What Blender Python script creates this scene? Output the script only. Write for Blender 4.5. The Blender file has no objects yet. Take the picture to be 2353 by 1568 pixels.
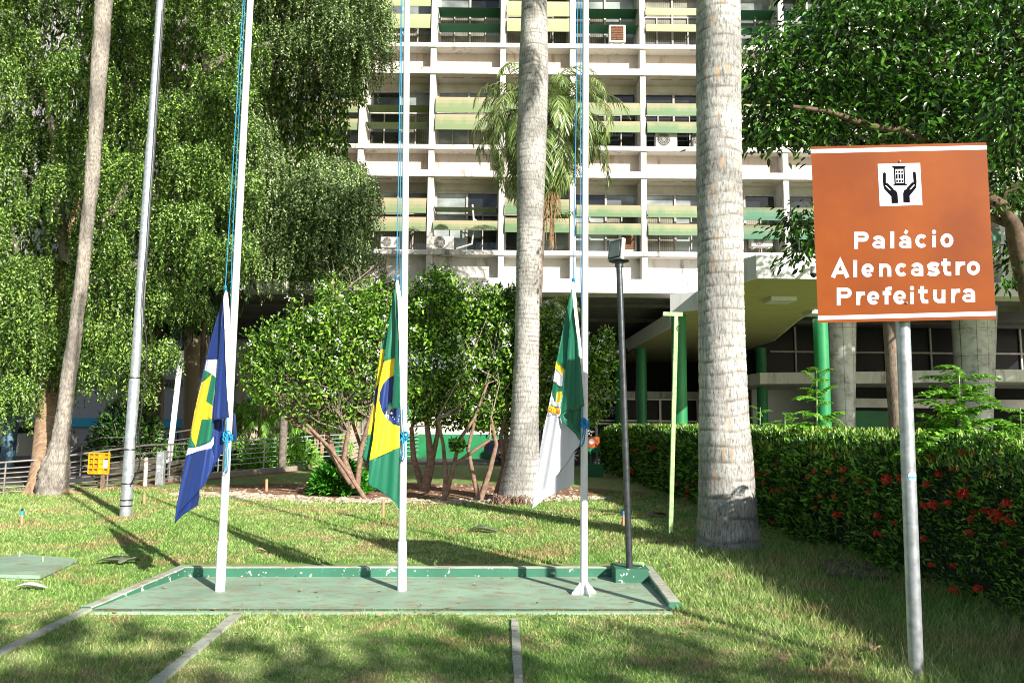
import bpy, math, random
import numpy as np
from mathutils import Vector, Matrix
from mathutils.geometry import delaunay_2d_cdt
random.seed(7); rng = np.random.default_rng(7)
SC = bpy.context.scene; COL = SC.collection
R = math.radians
# ------------------------------------------------------------------ camera, sky, sun
FPX = 1713.0; CAMH = 1.45; PITCH = math.atan(191/1713.0); ROLL = R(0.54)
cf = Vector((0, math.cos(PITCH), math.sin(PITCH))); cu0 = Vector((0, -math.sin(PITCH), math.cos(PITCH)))
cr = Vector((1,0,0))*math.cos(ROLL) + cu0*math.sin(ROLL)
cu = cu0*math.cos(ROLL) - Vector((1,0,0))*math.sin(ROLL)
cam_d = bpy.data.cameras.new('camera'); cam = bpy.data.objects.new('camera', cam_d); COL.objects.link(cam)
cam.matrix_world = Matrix(((cr.x,cu.x,-cf.x,0),(cr.y,cu.y,-cf.y,0),(cr.z,cu.z,-cf.z,CAMH),(0,0,0,1)))
cam_d.sensor_width = 36; cam_d.lens = 36*FPX/2352; cam_d.clip_start = 0.05; cam_d.clip_end = 2000
SC.camera = cam
SUN_E = R(27); SAZ = (0.6, -0.8)         # sun stands behind the camera, to the right
W = bpy.data.worlds.new('World'); SC.world = W; W.use_nodes = True
wn = W.node_tree.nodes; sky = wn.new('ShaderNodeTexSky'); sky.sky_type = 'NISHITA'; sky.sun_disc = False
sky.sun_elevation = SUN_E; sky.sun_rotation = math.atan2(SAZ[0], SAZ[1])
W.node_tree.links.new(sky.outputs[0], wn['Background'].inputs[0]); wn['Background'].inputs[1].default_value = 0.068
sd = bpy.data.lights.new('sun', 'SUN'); sd.energy = 5.0; sd.angle = R(0.5); sd.color = (1.0, 0.95, 0.86)
so = bpy.data.objects.new('sun', sd); COL.objects.link(so)
SV = Vector((SAZ[0]*math.cos(SUN_E), SAZ[1]*math.cos(SUN_E), math.sin(SUN_E)))
so.rotation_euler = SV.to_track_quat('Z', 'Y').to_euler(); so.location = SV*60
SC.view_settings.view_transform = 'Standard'; SC.view_settings.look = 'None'
SC.view_settings.exposure = 0.85; SC.view_settings.gamma = 1
SC.cycles.max_bounces = 5; SC.cycles.diffuse_bounces = 2; SC.cycles.filter_width = 1.0; SC.cycles.transparent_max_bounces = 8

# ------------------------------------------------------------------ photo pixel (2352 wide) -> place
def ray(x, y): return (cf*FPX + cr*(x-1176) - cu*(y-784))
def P(x, y, D):
    r = ray(x, y); t = D/r.y; return Vector((r.x*t, D, CAMH + r.z*t))
def G(x, y, z=0.0):
    r = ray(x, y); t = (z-CAMH)/r.z; return Vector((r.x*t, r.y*t, z))
def scale(D): return D/FPX

# ------------------------------------------------------------------ nodes / materials
def newmat(name):
    m = bpy.data.materials.new(name); m.use_nodes = True
    nt = m.node_tree; return m, nt, nt.nodes['Principled BSDF']
def lk(nt, a, b): nt.links.new(a, b)
def texco(nt, kind='Object', scl=(1,1,1)):
    if kind == 'World':
        g = nt.nodes.new('ShaderNodeNewGeometry'); out = g.outputs['Position']
    else:
        t = nt.nodes.new('ShaderNodeTexCoord'); out = t.outputs[kind]
    mp = nt.nodes.new('ShaderNodeMapping'); mp.inputs['Scale'].default_value = scl
    lk(nt, out, mp.inputs[0]); return mp.outputs[0]
def noise(nt, vec, s, detail=4, rough=.55):
    n = nt.nodes.new('ShaderNodeTexNoise'); n.inputs['Scale'].default_value = s
    n.inputs['Detail'].default_value = detail; n.inputs['Roughness'].default_value = rough
    lk(nt, vec, n.inputs['Vector']); return n.outputs[0]
def ramp(nt, fac, stops):
    r = nt.nodes.new('ShaderNodeValToRGB'); e = r.color_ramp.elements
    while len(e) < len(stops): e.new(0.5)
    for el, (p, c) in zip(e, stops):
        el.position = p; el.color = (c[0], c[1], c[2], 1) if hasattr(c, '__len__') else (c, c, c, 1)
    lk(nt, fac, r.inputs[0]); return r.outputs[0]
def mix(nt, fac, a, b, mode='MIX'):
    n = nt.nodes.new('ShaderNodeMix'); n.data_type = 'RGBA'; n.blend_type = mode
    for sock, v in ((n.inputs[0], fac), (n.inputs[6], a), (n.inputs[7], b)):
        if hasattr(v, 'links'): lk(nt, v, sock)
        elif not hasattr(v, '__len__'): sock.default_value = v
        else: sock.default_value = (v[0], v[1], v[2], 1)
    return n.outputs[2]
def bump(nt, bsdf, h, strength=.3, dist=.02):
    b = nt.nodes.new('ShaderNodeBump'); b.inputs['Strength'].default_value = strength
    b.inputs['Distance'].default_value = dist; lk(nt, h, b.inputs['Height']); lk(nt, b.outputs[0], bsdf.inputs['Normal'])
def plain(name, col, rough=.6, metal=0, var=.12, vs=6, bmp=.1, spec=.5):
    m, nt, b = newmat(name); v = texco(nt, 'World')
    n = noise(nt, v, vs, 5, .6)
    d = tuple(c*(1-var*1.6) for c in col); l = tuple(min(1, c*(1+var)) for c in col)
    lk(nt, ramp(nt, n, [(.3, d), (.7, l)]), b.inputs['Base Color'])
    b.inputs['Roughness'].default_value = rough; b.inputs['Metallic'].default_value = metal
    b.inputs['Specular IOR Level'].default_value = spec
    if bmp: bump(nt, b, n, bmp, .01)
    return m
def painted(name, col, dirt=(.25,.18,.12), amt=.5, rough=.65, dscale=1.0, seed=0, streak=True, lo=.56, hi=.74):
    """painted masonry with streaks of dirt"""
    m, nt, b = newmat(name)
    v = texco(nt, 'World', (1,1,.18) if streak else (1,1,1)); v2 = texco(nt, 'World')
    n1 = noise(nt, v, 3.2*dscale+seed*.01, 6, .65); n2 = noise(nt, v2, .7*dscale, 3, .5); n3 = noise(nt, v2, 22, 4, .6)
    f = nt.nodes.new('ShaderNodeMath'); f.operation = 'MULTIPLY'
    lk(nt, ramp(nt, n1, [(lo, 0.), (hi, 1.)]), f.inputs[0]); lk(nt, ramp(nt, n2, [(.42, 0.), (.62, amt)]), f.inputs[1])
    base = ramp(nt, n3, [(.3, tuple(c*.93 for c in col)), (.7, col)])
    lk(nt, mix(nt, f.outputs[0], base, dirt), b.inputs['Base Color'])
    b.inputs['Roughness'].default_value = rough; bump(nt, b, n3, .15, .004); return m
def leafmat(name, dark, light, trans=.25, rough=.45, tcol=None, extra=None, wnoise=0.5):
    m = bpy.data.materials.new(name); m.use_nodes = True; nt = m.node_tree; b = nt.nodes['Principled BSDF']; out = nt.nodes['Material Output']
    a = nt.nodes.new('ShaderNodeAttribute'); a.attribute_name = 'rnd'
    stops = [(0., tuple(c*.5 for c in dark)), (.4, dark), (.8, light), (1., tuple(min(1, c*1.6+.03) for c in light))]  # wide per-leaf spread stands in for dark gaps and glossy glints
    if extra: stops = [(0., extra), (.03, extra), (.05, dark), (.8, light), (1., tuple(min(1, c*1.5) for c in light))]
    c = ramp(nt, a.outputs['Fac'], stops)
    v = texco(nt, 'World'); n = noise(nt, v, 1.3, 3)
    c2 = mix(nt, wnoise, c, ramp(nt, n, [(.35, .45), (.65, 1.2)]), 'MULTIPLY')
    lk(nt, c2, b.inputs['Base Color']); b.inputs['Roughness'].default_value = rough; b.inputs['Specular IOR Level'].default_value = .5
    t = nt.nodes.new('ShaderNodeBsdfTranslucent'); tm = mix(nt, 1., c2, (1.5, 1.7, .5), 'MULTIPLY'); lk(nt, tm, t.inputs[0])
    ms = nt.nodes.new('ShaderNodeMixShader'); ms.inputs[0].default_value = trans
    lk(nt, b.outputs[0], ms.inputs[1]); lk(nt, t.outputs[0], ms.inputs[2]); lk(nt, ms.outputs[0], out.inputs[0])
    return m

# ------------------------------------------------------------------ mesh helpers
class MB:
    def __init__(s): s.v = []; s.f = []; s.m = []; s.s = []; s.mi = 0
    def add(s, vs, fs, smooth=False, mi=None):
        o = len(s.v); s.v += [tuple(v) for v in vs]
        for f in fs: s.f.append([i+o for i in f]); s.m.append(s.mi if mi is None else mi); s.s.append(smooth)
        return s
    def quad(s, a, b, c, d, mi=None): return s.add([a,b,c,d], [(0,1,2,3)], mi=mi)
    def box(s, x0, x1, y0, y1, z0, z1, mi=None):
        v = [(x,y,z) for z in (z0,z1) for y in (y0,y1) for x in (x0,x1)]
        return s.add(v, [(0,2,3,1),(4,5,7,6),(0,1,5,4),(2,6,7,3),(0,4,6,2),(1,3,7,5)], mi=mi)
    def bbox(s, x0, x1, y0, y1, z0, z1, b=.01, mi=None):
        """box with bevelled vertical and top edges"""
        ring = [(x0+b,y0),(x1-b,y0),(x1,y0+b),(x1,y1-b),(x1-b,y1),(x0+b,y1),(x0,y1-b),(x0,y0+b)]
        ins = [(x0+2*b,y0+b),(x1-2*b,y0+b),(x1-b,y0+2*b),(x1-b,y1-2*b),(x1-2*b,y1-b),(x0+2*b,y1-b),(x0+b,y1-2*b),(x0+b,y0+2*b)]
        v = [(x,y,z0) for x,y in ring]+[(x,y,z1-b) for x,y in ring]+[(x,y,z1) for x,y in ins]
        f = [tuple(range(7,-1,-1)), tuple(range(16,24))]
        for k in range(8):
            j = (k+1) % 8; f += [(k,j,8+j,8+k),(8+k,8+j,16+j,16+k)]
        return s.add(v, f, mi=mi)
    def obox(s, c, ax, ay, az, mi=None):
        """oriented box: centre and three half-axis vectors"""
        c = Vector(c); v = [c+ax*i+ay*j+az*k for k in (-1,1) for j in (-1,1) for i in (-1,1)]
        return s.add(v, [(0,2,3,1),(4,5,7,6),(0,1,5,4),(2,6,7,3),(0,4,6,2),(1,3,7,5)], mi=mi)
    def beam(s, a, b, w, h, up=Vector((0,0,1)), mi=None):
        a = Vector(a); b = Vector(b); d = (b-a)*.5; sd_ = d.cross(up).normalized(); u = sd_.cross(d).normalized()
        return s.obox((a+b)*.5, d, sd_*w*.5, u*h*.5, mi=mi)
    def tube(s, pts, rad, n=10, caps=True, smooth=True, mi=None, wob=0):
        pts = [Vector(p) for p in pts]
        if not hasattr(rad, '__len__'): rad = [rad]*len(pts)
        vs = []; fs = []; prev = None
        for i, p in enumerate(pts):
            t = (pts[min(i+1, len(pts)-1)]-pts[max(i-1, 0)]).normalized()
            if prev is None: a = t.cross(Vector((0,1,0)) if abs(t.y) < .9 else Vector((1,0,0))).normalized()
            else: a = (prev - t*prev.dot(t)).normalized()
            prev = a; b = t.cross(a)
            for k in range(n):
                an = 2*math.pi*k/n; r = rad[i]*(1+(random.uniform(-wob, wob) if wob else 0))
                vs.append(p+(a*math.cos(an)+b*math.sin(an))*r)
        for i in range(len(pts)-1):
            for k in range(n):
                j = (k+1) % n; fs.append((i*n+k, i*n+j, (i+1)*n+j, (i+1)*n+k))
        s.add(vs, fs, smooth, mi)
        if caps:
            s.add(vs[:n], [tuple(range(n-1,-1,-1))], False, mi); s.add(vs[-n:], [tuple(range(n))], False, mi)
        return s
    def prism(s, pts, z0, z1, mi=None):
        """pts: plan polygon (x, y), counter-clockwise"""
        n = len(pts); v = [(x,y,z0) for x,y in pts]+[(x,y,z1) for x,y in pts]
        f = [tuple(range(n-1,-1,-1)), tuple(range(n,2*n))]+[(i,(i+1)%n,n+(i+1)%n,n+i) for i in range(n)]
        return s.add(v, f, mi=mi)
    def build(s, name, mats, parent=None, **kw):
        me = bpy.data.meshes.new(name); me.from_pydata(s.v, [], s.f)
        if not isinstance(mats, (list, tuple)): mats = [mats]
        for m in mats: me.materials.append(m)
        me.polygons.foreach_set('material_index', s.m); me.polygons.foreach_set('use_smooth', s.s); me.update()
        return link(name, me, parent, **kw)
def link(name, me, parent=None, label=None, cat=None, group=None, kind=None):
    o = bpy.data.objects.new(name, me); COL.objects.link(o)
    if parent:
        o.parent = parent
        o.matrix_parent_inverse = Matrix.Translation(-parent.location)
    tag(o, label, cat, group, kind); return o
def tag(o, label=None, cat=None, group=None, kind=None):
    if label: o['label'] = label
    if cat: o['category'] = cat
    if group: o['group'] = group
    if kind: o['kind'] = kind
    return o
def thing(name, label, cat, loc=(0,0,0), group=None):
    o = bpy.data.objects.new(name, None); COL.objects.link(o); o.location = loc; o.empty_display_size = .2
    return tag(o, label, cat, group)
def npmesh(name, co, faces, mats, rnd=None, smooth=False, mi=None):
    """co (N,3); faces (M,k)"""
    me = bpy.data.meshes.new(name); me.vertices.add(len(co)); me.vertices.foreach_set('co', np.asarray(co, np.float32).ravel())
    M, k = faces.shape; me.loops.add(M*k); me.loops.foreach_set('vertex_index', faces.astype(np.int32).ravel())
    me.polygons.add(M); me.polygons.foreach_set('loop_start', np.arange(0, M*k, k, dtype=np.int32))
    me.polygons.foreach_set('use_smooth', np.full(M, smooth))
    for m in (mats if isinstance(mats, (list, tuple)) else [mats]): me.materials.append(m)
    if mi is not None: me.polygons.foreach_set('material_index', mi.astype(np.int32))
    if rnd is not None:
        a = me.attributes.new('rnd', 'FLOAT', 'FACE'); a.data.foreach_set('value', np.asarray(rnd, np.float32))
    me.update(calc_edges=True); return me
def nrm(a): return a/np.maximum(np.linalg.norm(a, axis=1, keepdims=True), 1e-9)
def leafgeo(pos, axis, nor, L, Wd, fold=.25):
    axis = nrm(axis); side = nrm(np.cross(axis, nor)); up = np.cross(side, axis)
    L = np.asarray(L)[:,None]; Wd = np.asarray(Wd)[:,None]; N = len(pos)
    v = np.empty((N, 6, 3))
    v[:,0] = pos; v[:,3] = pos+axis*L-up*L*.12
    f1 = pos+axis*L*.3; f2 = pos+axis*L*.68-up*L*.04
    v[:,1] = f1+side*Wd*.46+up*Wd*fold; v[:,2] = f2+side*Wd*.4+up*Wd*fold
    v[:,5] = f1-side*Wd*.46+up*Wd*fold; v[:,4] = f2-side*Wd*.4+up*Wd*fold
    b = np.arange(N)[:,None]*6
    f = np.concatenate([b+np.array([[0,1,2,3]]), b+np.array([[0,3,4,5]])], 1).reshape(-1, 4)
    return v.reshape(-1, 3), f
def quadleaf(pos, axis, nor, L, Wd):
    axis = nrm(axis); side = nrm(np.cross(axis, nor)); L = np.asarray(L)[:,None]; Wd = np.asarray(Wd)[:,None]; N = len(pos)
    v = np.empty((N, 4, 3)); v[:,0] = pos; v[:,1] = pos+axis*L*.45+side*Wd*.5; v[:,2] = pos+axis*L; v[:,3] = pos+axis*L*.45-side*Wd*.5
    return v.reshape(-1, 3), (np.arange(N)[:,None]*4+np.arange(4)[None])
def foliage(name, pos, axis, nor, L, Wd, m, parent, six=False, rnd=None):
    g = leafgeo(pos, axis, nor, L, Wd) if six else quadleaf(pos, axis, nor, L, Wd)
    r = rng.random(len(pos)) if rnd is None else rnd
    if six: r = np.repeat(r, 2)
    return link(name, npmesh(name, g[0], g[1], m, r), parent)
def sph(N):
    a = rng.normal(size=(N,3)); return nrm(a)
def np3(v): return np.array([v[0], v[1], v[2]])

# ------------------------------------------------------------------ materials
M = {}
M['white'] = painted('white_render', (.7,.665,.62), (.3,.24,.18), 1., dscale=1.6, lo=.5, hi=.66)
M['white2'] = painted('stained_render', (.74,.71,.68), (.1,.085,.07), 1., lo=.5, hi=.66)
M['wall_pink'] = painted('spandrel_render', (.64,.54,.48), (.3,.19,.1), .95, dscale=1.4, lo=.5, hi=.66)
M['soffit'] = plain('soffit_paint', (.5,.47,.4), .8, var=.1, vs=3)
M['olive'] = plain('bounce_tinted_cream_ceiling', (.35,.31,.16), .8, var=.06, vs=2)  # cream paint with the yellow bounced light mixed into its colour
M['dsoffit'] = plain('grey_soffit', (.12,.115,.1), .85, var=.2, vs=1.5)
M['dark'] = plain('dark_interior', (.012,.013,.014), .8, var=.2)  # near-black colour carries the unlit depth behind the openings
M['frame'] = plain('window_frame', (.42,.4,.37), .5, var=.2, vs=4)
M['alu'] = plain('pale_aluminium', (.62,.63,.65), .4, .3, var=.08)
M['galv'] = plain('galvanised_steel', (.5,.53,.56), .42, .55, var=.22, vs=16, bmp=.05)
M['polewhite'] = plain('white_pole_paint', (.8,.81,.83), .38, var=.07, vs=12, bmp=.03)
M['steel_dark'] = plain('dark_steel', (.1,.11,.12), .38, .7, var=.25, vs=20)
M['rail'] = plain('grey_rail_steel', (.3,.28,.26), .45, .5, var=.2)
M['green_col'] = plain('green_paint', (.02,.24,.085), .45, var=.15, vs=1.2, bmp=.04)
M['lime'] = plain('lime_paint', (.42,.62,.28), .5, var=.25, vs=14)
M['awn_edge'] = plain('awning_edge', (.05,.16,.06), .5)
M['black'] = plain('black_rubber', (.012,.012,.013), .5)
M['rope'] = plain('blue_rope', (.01,.25,.6), .6, var=.2, vs=90)
M['rope2'] = plain('cyan_rope', (.01,.27,.5), .6, var=.2, vs=90)
M['bark_g'] = plain('grey_bark', (.2,.17,.14), .9, var=.4, vs=9, bmp=.6)
M['bark_b'] = plain('brown_bark', (.27,.17,.12), .85, var=.35, vs=14, bmp=.5)
M['bark_l'] = plain('pale_bark', (.4,.26,.16), .85, var=.35, vs=8, bmp=.6)
M['twig'] = plain('twig_bark', (.3,.24,.19), .85, var=.3, vs=20)
M['frond_dry'] = plain('dry_frond', (.33,.2,.1), .85, var=.35, vs=12)
M['petal_w'] = plain('white_petal', (.8,.8,.78), .6, var=.05)
M['petal_r'] = plain('red_petal', (.9,.04,.015), .5, var=.3, vs=60, bmp=0)
M['yellow_pl'] = plain('yellow_plastic', (.8,.4,.01), .45, var=.1)
M['orange_pl'] = plain('orange_plastic', (.62,.13,.02), .45, var=.1)
M['sticker'] = plain('white_sticker', (.75,.76,.78), .5, var=.05)
M['slot'] = plain('slot_strip', (.42,.27,.16), .8)
M['stone'] = plain('pale_stone', (.5,.42,.33), .85, var=.3, vs=7, bmp=.5)
M['deadleaf'] = plain('dead_leaf', (.42,.29,.16), .8, var=.4, vs=25)
M['greyleaf'] = plain('grey_green_leaf', (.2,.25,.15), .7, var=.3, vs=9)
M['concrete'] = painted('concrete', (.36,.32,.27), (.1,.09,.07), .8, streak=False)
M['travertine'] = painted('travertine', (.36,.29,.2), (.15,.12,.08), .6)
M['asphalt'] = plain('asphalt', (.06,.06,.062), .9, var=.3, vs=30)
M['terracotta'] = plain('terracotta_pipe', (.6,.3,.18), .7)
M['bluecap'] = plain('blue_cap', (.03,.3,.6), .5)
M['ac'] = plain('ac_casing', (.6,.59,.55), .5, var=.1, vs=5)
M['ac_grille'] = plain('ac_grille', (.1,.095,.09), .6, var=.2)
M['rust'] = plain('rusty_grille', (.2,.09,.045), .8, var=.35, vs=14)

def mk_marble():
    m, nt, b = newmat('marble_cladding'); v = texco(nt, 'World')
    n = noise(nt, v, 2.2, 7, .72); c = ramp(nt, n, [(.35, (.3,.3,.3)), (.5, (.6,.6,.6)), (.7, (.74,.74,.74))])
    br = nt.nodes.new('ShaderNodeTexBrick'); v2 = texco(nt, 'World'); rot = nt.nodes.new('ShaderNodeMapping'); rot.inputs['Rotation'].default_value = (R(90),0,0)
    lk(nt, v2, rot.inputs[0]); lk(nt, rot.outputs[0], br.inputs[0]); br.inputs['Scale'].default_value = 1.; br.inputs['Mortar Size'].default_value = .008
    br.inputs['Brick Width'].default_value = .38; br.inputs['Row Height'].default_value = 1.05; br.offset = .0
    br.inputs['Color1'].default_value = (1,1,1,1); br.inputs['Color2'].default_value = (.82,.82,.82,1); br.inputs['Mortar'].default_value = (.25,.22,.18,1)
    lk(nt, mix(nt, 1., c, br.outputs[0], 'MULTIPLY'), b.inputs['Base Color']); b.inputs['Roughness'].default_value = .4; return m
M['marble'] = mk_marble()
def mk_glass(name, base, blinds=0):
    m, nt, b = newmat(name); v = texco(nt, 'World')
    n = noise(nt, texco(nt, 'World', (.5,.5,.9)), 1.1, 4)
    c = ramp(nt, n, [(.4, tuple(x*.35 for x in base)), (.62, base)])
    if blinds:
        w = nt.nodes.new('ShaderNodeTexWave'); w.wave_type = 'BANDS'; w.bands_direction = 'Z' if blinds == 1 else 'X'; w.inputs['Scale'].default_value = 7 if blinds == 1 else 4
        lk(nt, v, w.inputs[0]); c = mix(nt, .5, c, ramp(nt, w.outputs[0], [(.0, .3), (.5, 1.)]), 'MULTIPLY')
    lk(nt, c, b.inputs['Base Color']); b.inputs['Roughness'].default_value = .07; b.inputs['Specular IOR Level'].default_value = .7
    return m
M['glass'] = mk_glass('dark_window_glass', (.03,.035,.035))
M['glass_dim'] = plain('shaded_glass', (.012,.016,.02), .3, var=.3, vs=.6, bmp=0, spec=.12)
M['glass2'] = mk_glass('window_glass_blinds', (.42,.47,.46), 1)
M['glass3'] = mk_glass('window_glass_curtain', (.36,.34,.28), 2)
def mk_awn(name, g, tan, dark=False):
    m, nt, b = newmat(name)
    a = nt.nodes.new('ShaderNodeAttribute'); a.attribute_name = 'rnd'
    v = texco(nt, 'World', (1,1,.35)); n = noise(nt, v, 2.6, 5, .6)
    s = nt.nodes.new('ShaderNodeMath'); s.operation = 'ADD'; lk(nt, a.outputs['Fac'], s.inputs[0])
    s2 = nt.nodes.new('ShaderNodeMath'); s2.operation = 'SUBTRACT'; lk(nt, n, s2.inputs[0]); s2.inputs[1].default_value = .5; lk(nt, s2.outputs[0], s.inputs[1])
    lk(nt, ramp(nt, s.outputs[0], [(.15, g), (.45, tuple(.5*(p+q) for p, q in zip(g, tan))), (.95, tan)]), b.inputs['Base Color'])
    b.inputs['Roughness'].default_value = .6; return m
M['awn'] = mk_awn('faded_green_awning', (.2,.265,.125), (.44,.33,.22))
M['awn2'] = mk_awn('streaked_green_awning', (.12,.215,.095), (.4,.31,.19))
M['awn3'] = mk_awn('yellow_green_awning', (.34,.38,.2), (.42,.42,.25))
M['awn4'] = mk_awn('deep_shaded_green_awning', (.035,.15,.08), (.2,.18,.1))

def mk_palm(name, base, ringsp, ring=(.16,.14,.12), speck=(.5,.3,.14), spd=.62):
    m, nt, b = newmat(name)
    v = texco(nt, 'World'); vs = texco(nt, 'World', (1,1,.22))
    n_st = noise(nt, vs, 48, 5, .75); n_big = noise(nt, v, 1.6, 4); n_sp = noise(nt, vs, 15, 3, .5); n_w = noise(nt, v, 2.4, 2)
    sep = nt.nodes.new('ShaderNodeSeparateXYZ'); lk(nt, v, sep.inputs[0])
    z = nt.nodes.new('ShaderNodeMath'); z.operation = 'MULTIPLY_ADD'; lk(nt, sep.outputs[2], z.inputs[0]); z.inputs[1].default_value = 1/ringsp
    off = nt.nodes.new('ShaderNodeMath'); off.operation = 'MULTIPLY'; lk(nt, n_w, off.inputs[0]); off.inputs[1].default_value = .45; lk(nt, off.outputs[0], z.inputs[2])
    fr = nt.nodes.new('ShaderNodeMath'); fr.operation = 'FRACT'; lk(nt, z.outputs[0], fr.inputs[0])
    ra = nt.nodes.new('ShaderNodeAttribute'); ra.attribute_name = 'ring'; ringf = ra.outputs['Fac']
    c = ramp(nt, n_st, [(.33, tuple(x*.22 for x in base)), (.43, tuple(x*.68 for x in base)), (.51, base), (.63, tuple(min(1,x*1.35) for x in base))])
    c = mix(nt, 1., c, ramp(nt, n_big, [(.36, .62), (.58, 1.1)]), 'MULTIPLY')
    c = mix(nt, ramp(nt, n_sp, [(spd, 0.), (spd+.07, .55)]), c, speck)
    rf = nt.nodes.new('ShaderNodeMath'); rf.operation = 'MULTIPLY'; lk(nt, ringf, rf.inputs[0]); lk(nt, ramp(nt, noise(nt, v, 5, 3), [(.35, .25), (.62, .95)]), rf.inputs[1])
    c = mix(nt, rf.outputs[0], c, ring); lk(nt, c, b.inputs['Base Color']); b.inputs['Roughness'].default_value = .85
    h = nt.nodes.new('ShaderNodeMath'); h.operation = 'SUBTRACT'; lk(nt, n_st, h.inputs[0]); lk(nt, ringf, h.inputs[1]); return m
M['palm_big'] = mk_palm('royal_palm_bark', (.41,.4,.38), .2, spd=.6)
M['palm_mid'] = mk_palm('ringed_palm_bark', (.4,.385,.36), .105, spd=.68)
M['palm_thin'] = mk_palm('coconut_bark', (.3,.265,.23), .16, spd=.7)
M['palm_dark'] = mk_palm('dark_palm_bark', (.2,.15,.12), .09)

LF = {}
LF['weep'] = leafmat('weeping_leaf', (.03,.085,.01), (.25,.39,.07), .13, rough=.38, wnoise=.3)
LF['weep2'] = leafmat('weeping_leaf_grey', (.045,.1,.025), (.32,.42,.16), .13, rough=.38, wnoise=.3)
LF['bush'] = leafmat('shrub_leaf', (.04,.12,.01), (.27,.47,.05), .18, rough=.38)
LF['tree'] = leafmat('broad_leaf', (.01,.04,.006), (.1,.25,.028), .16, rough=.34)
LF['hedge'] = leafmat('hedge_leaf', (.03,.1,.014), (.22,.42,.06), .2, rough=.33, wnoise=.3)
LF['low'] = leafmat('bright_shrub_leaf', (.03,.16,.012), (.08,.34,.02), .22, rough=.35)
LF['frond'] = leafmat('palm_leaflet', (.07,.13,.025), (.25,.34,.11), .15, rough=.35, extra=(.34,.26,.1))
LF['fern'] = leafmat('feathery_leaf', (.14,.36,.04), (.36,.65,.1), .35)
LF['grass'] = None

def mk_lawn(blade):
    m, nt, b = newmat('grass_blades' if blade else 'lawn')
    v = texco(nt, 'World'); n1 = noise(nt, v, .9, 4, .6); n2 = noise(nt, v, 5.5, 4, .6); n3 = noise(nt, texco(nt, 'World'), 60, 3)
    g = ramp(nt, n2, [(.3, (.15,.29,.06)), (.5, (.37,.49,.15)), (.7, (.6,.64,.31))])
    s = nt.nodes.new('ShaderNodeMath'); s.operation = 'MULTIPLY_ADD'; lk(nt, n1, s.inputs[0]); s.inputs[1].default_value = .7; 
    s2 = nt.nodes.new('ShaderNodeMath'); s2.operation = 'MULTIPLY'; lk(nt, n2, s2.inputs[0]); s2.inputs[1].default_value = .3; lk(nt, s2.outputs[0], s.inputs[2]); n1b = noise(nt, v, .35, 2)
    d = ramp(nt, s.outputs[0], [(.5, 0.), (.62, .9 if not blade else .75)])
    g = mix(nt, ramp(nt, n1b, [(.42, 0.), (.6, .6)]), g, (.16,.36,.05)); c = mix(nt, d, g, (.5,.34,.18))
    if blade:
        a = nt.nodes.new('ShaderNodeAttribute'); a.attribute_name = 'rnd'
        c = mix(nt, .85, c, ramp(nt, a.outputs['Fac'], [(0., .3), (.6, 1.), (1., 1.8)]), 'MULTIPLY')
        out = nt.nodes['Material Output']; t = nt.nodes.new('ShaderNodeBsdfTranslucent'); lk(nt, c, t.inputs[0])
        ms = nt.nodes.new('ShaderNodeMixShader'); ms.inputs[0].default_value = .3; lk(nt, b.outputs[0], ms.inputs[1]); lk(nt, t.outputs[0], ms.inputs[2]); lk(nt, ms.outputs[0], out.inputs[0])
    else:
        c = mix(nt, 1., c, ramp(nt, n3, [(.3, .5), (.7, 1.)]), 'MULTIPLY'); bump(nt, b, n3, .6, .02)
    lk(nt, c, b.inputs['Base Color']); b.inputs['Roughness'].default_value = .7; return m
M['lawn'] = mk_lawn(False); M['blade'] = mk_lawn(True)
def mk_soil():
    m, nt, b = newmat('red_soil'); v = texco(nt, 'World'); n = noise(nt, v, 7, 6, .7); n2 = noise(nt, v, 1.2, 3)
    c = ramp(nt, n, [(.3, (.1,.045,.025)), (.52, (.28,.13,.07)), (.68, (.5,.36,.22))])
    lk(nt, mix(nt, .6, c, ramp(nt, n2, [(.3, .6), (.7, 1.2)]), 'MULTIPLY'), b.inputs['Base Color']); b.inputs['Roughness'].default_value = .95; bump(nt, b, n, .6, .03); return m
M['soil'] = mk_soil()
def mk_pad(name, col, chips, litter=True):
    m, nt, b = newmat(name); v = texco(nt, 'World'); n = noise(nt, v, 1.4, 5, .6); n2 = noise(nt, v, 17, 4, .65); n3 = noise(nt, texco(nt, 'World', (1,2.4,1)), 4.5, 8, .8)
    c = ramp(nt, n, [(.35, tuple(x*.8 for x in col)), (.65, tuple(x*1.15 for x in col))])
    if chips: c = mix(nt, ramp(nt, n2, [(.63, 0.), (.645, .9)]), c, (.72,.7,.66))
    if litter:
        c = mix(nt, ramp(nt, n3, [(.5, 0.), (.58, .75)]), c, (.3,.23,.14))
    lk(nt, c, b.inputs['Base Color']); b.inputs['Roughness'].default_value = .7; bump(nt, b, n2, .25, .004); return m
M['pad'] = mk_pad('green_pad_paint', (.29,.43,.31), False)
M['kerb'] = mk_pad('chipped_green_paint', (.04,.17,.105), True, False)
M['kerbtop'] = mk_pad('worn_green_edging', (.43,.46,.38), True, True)
def cloth(name, col):
    m, nt, b = newmat(name); v = texco(nt, 'World'); n = noise(nt, v, 5, 3)
    lk(nt, ramp(nt, n, [(.3, tuple(x*.92 for x in col)), (.7, col)]), b.inputs['Base Color']); b.inputs['Roughness'].default_value = .55
    b.inputs['Sheen Weight'].default_value = .15; bump(nt, b, noise(nt, texco(nt, 'World', (1,1,.25)), 13, 3), .25, .02); return m
CL = dict(b=cloth('blue_cloth', (.004,.028,.17)), w=cloth('white_cloth', (.6,.61,.68)), g=cloth('green_cloth', (.003,.15,.08)), y=cloth('yellow_cloth', (.85,.62,.015)), r=cloth('red_print', (.5,.03,.02)), h=cloth('white_header_tape', (.85,.84,.83)))
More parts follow.
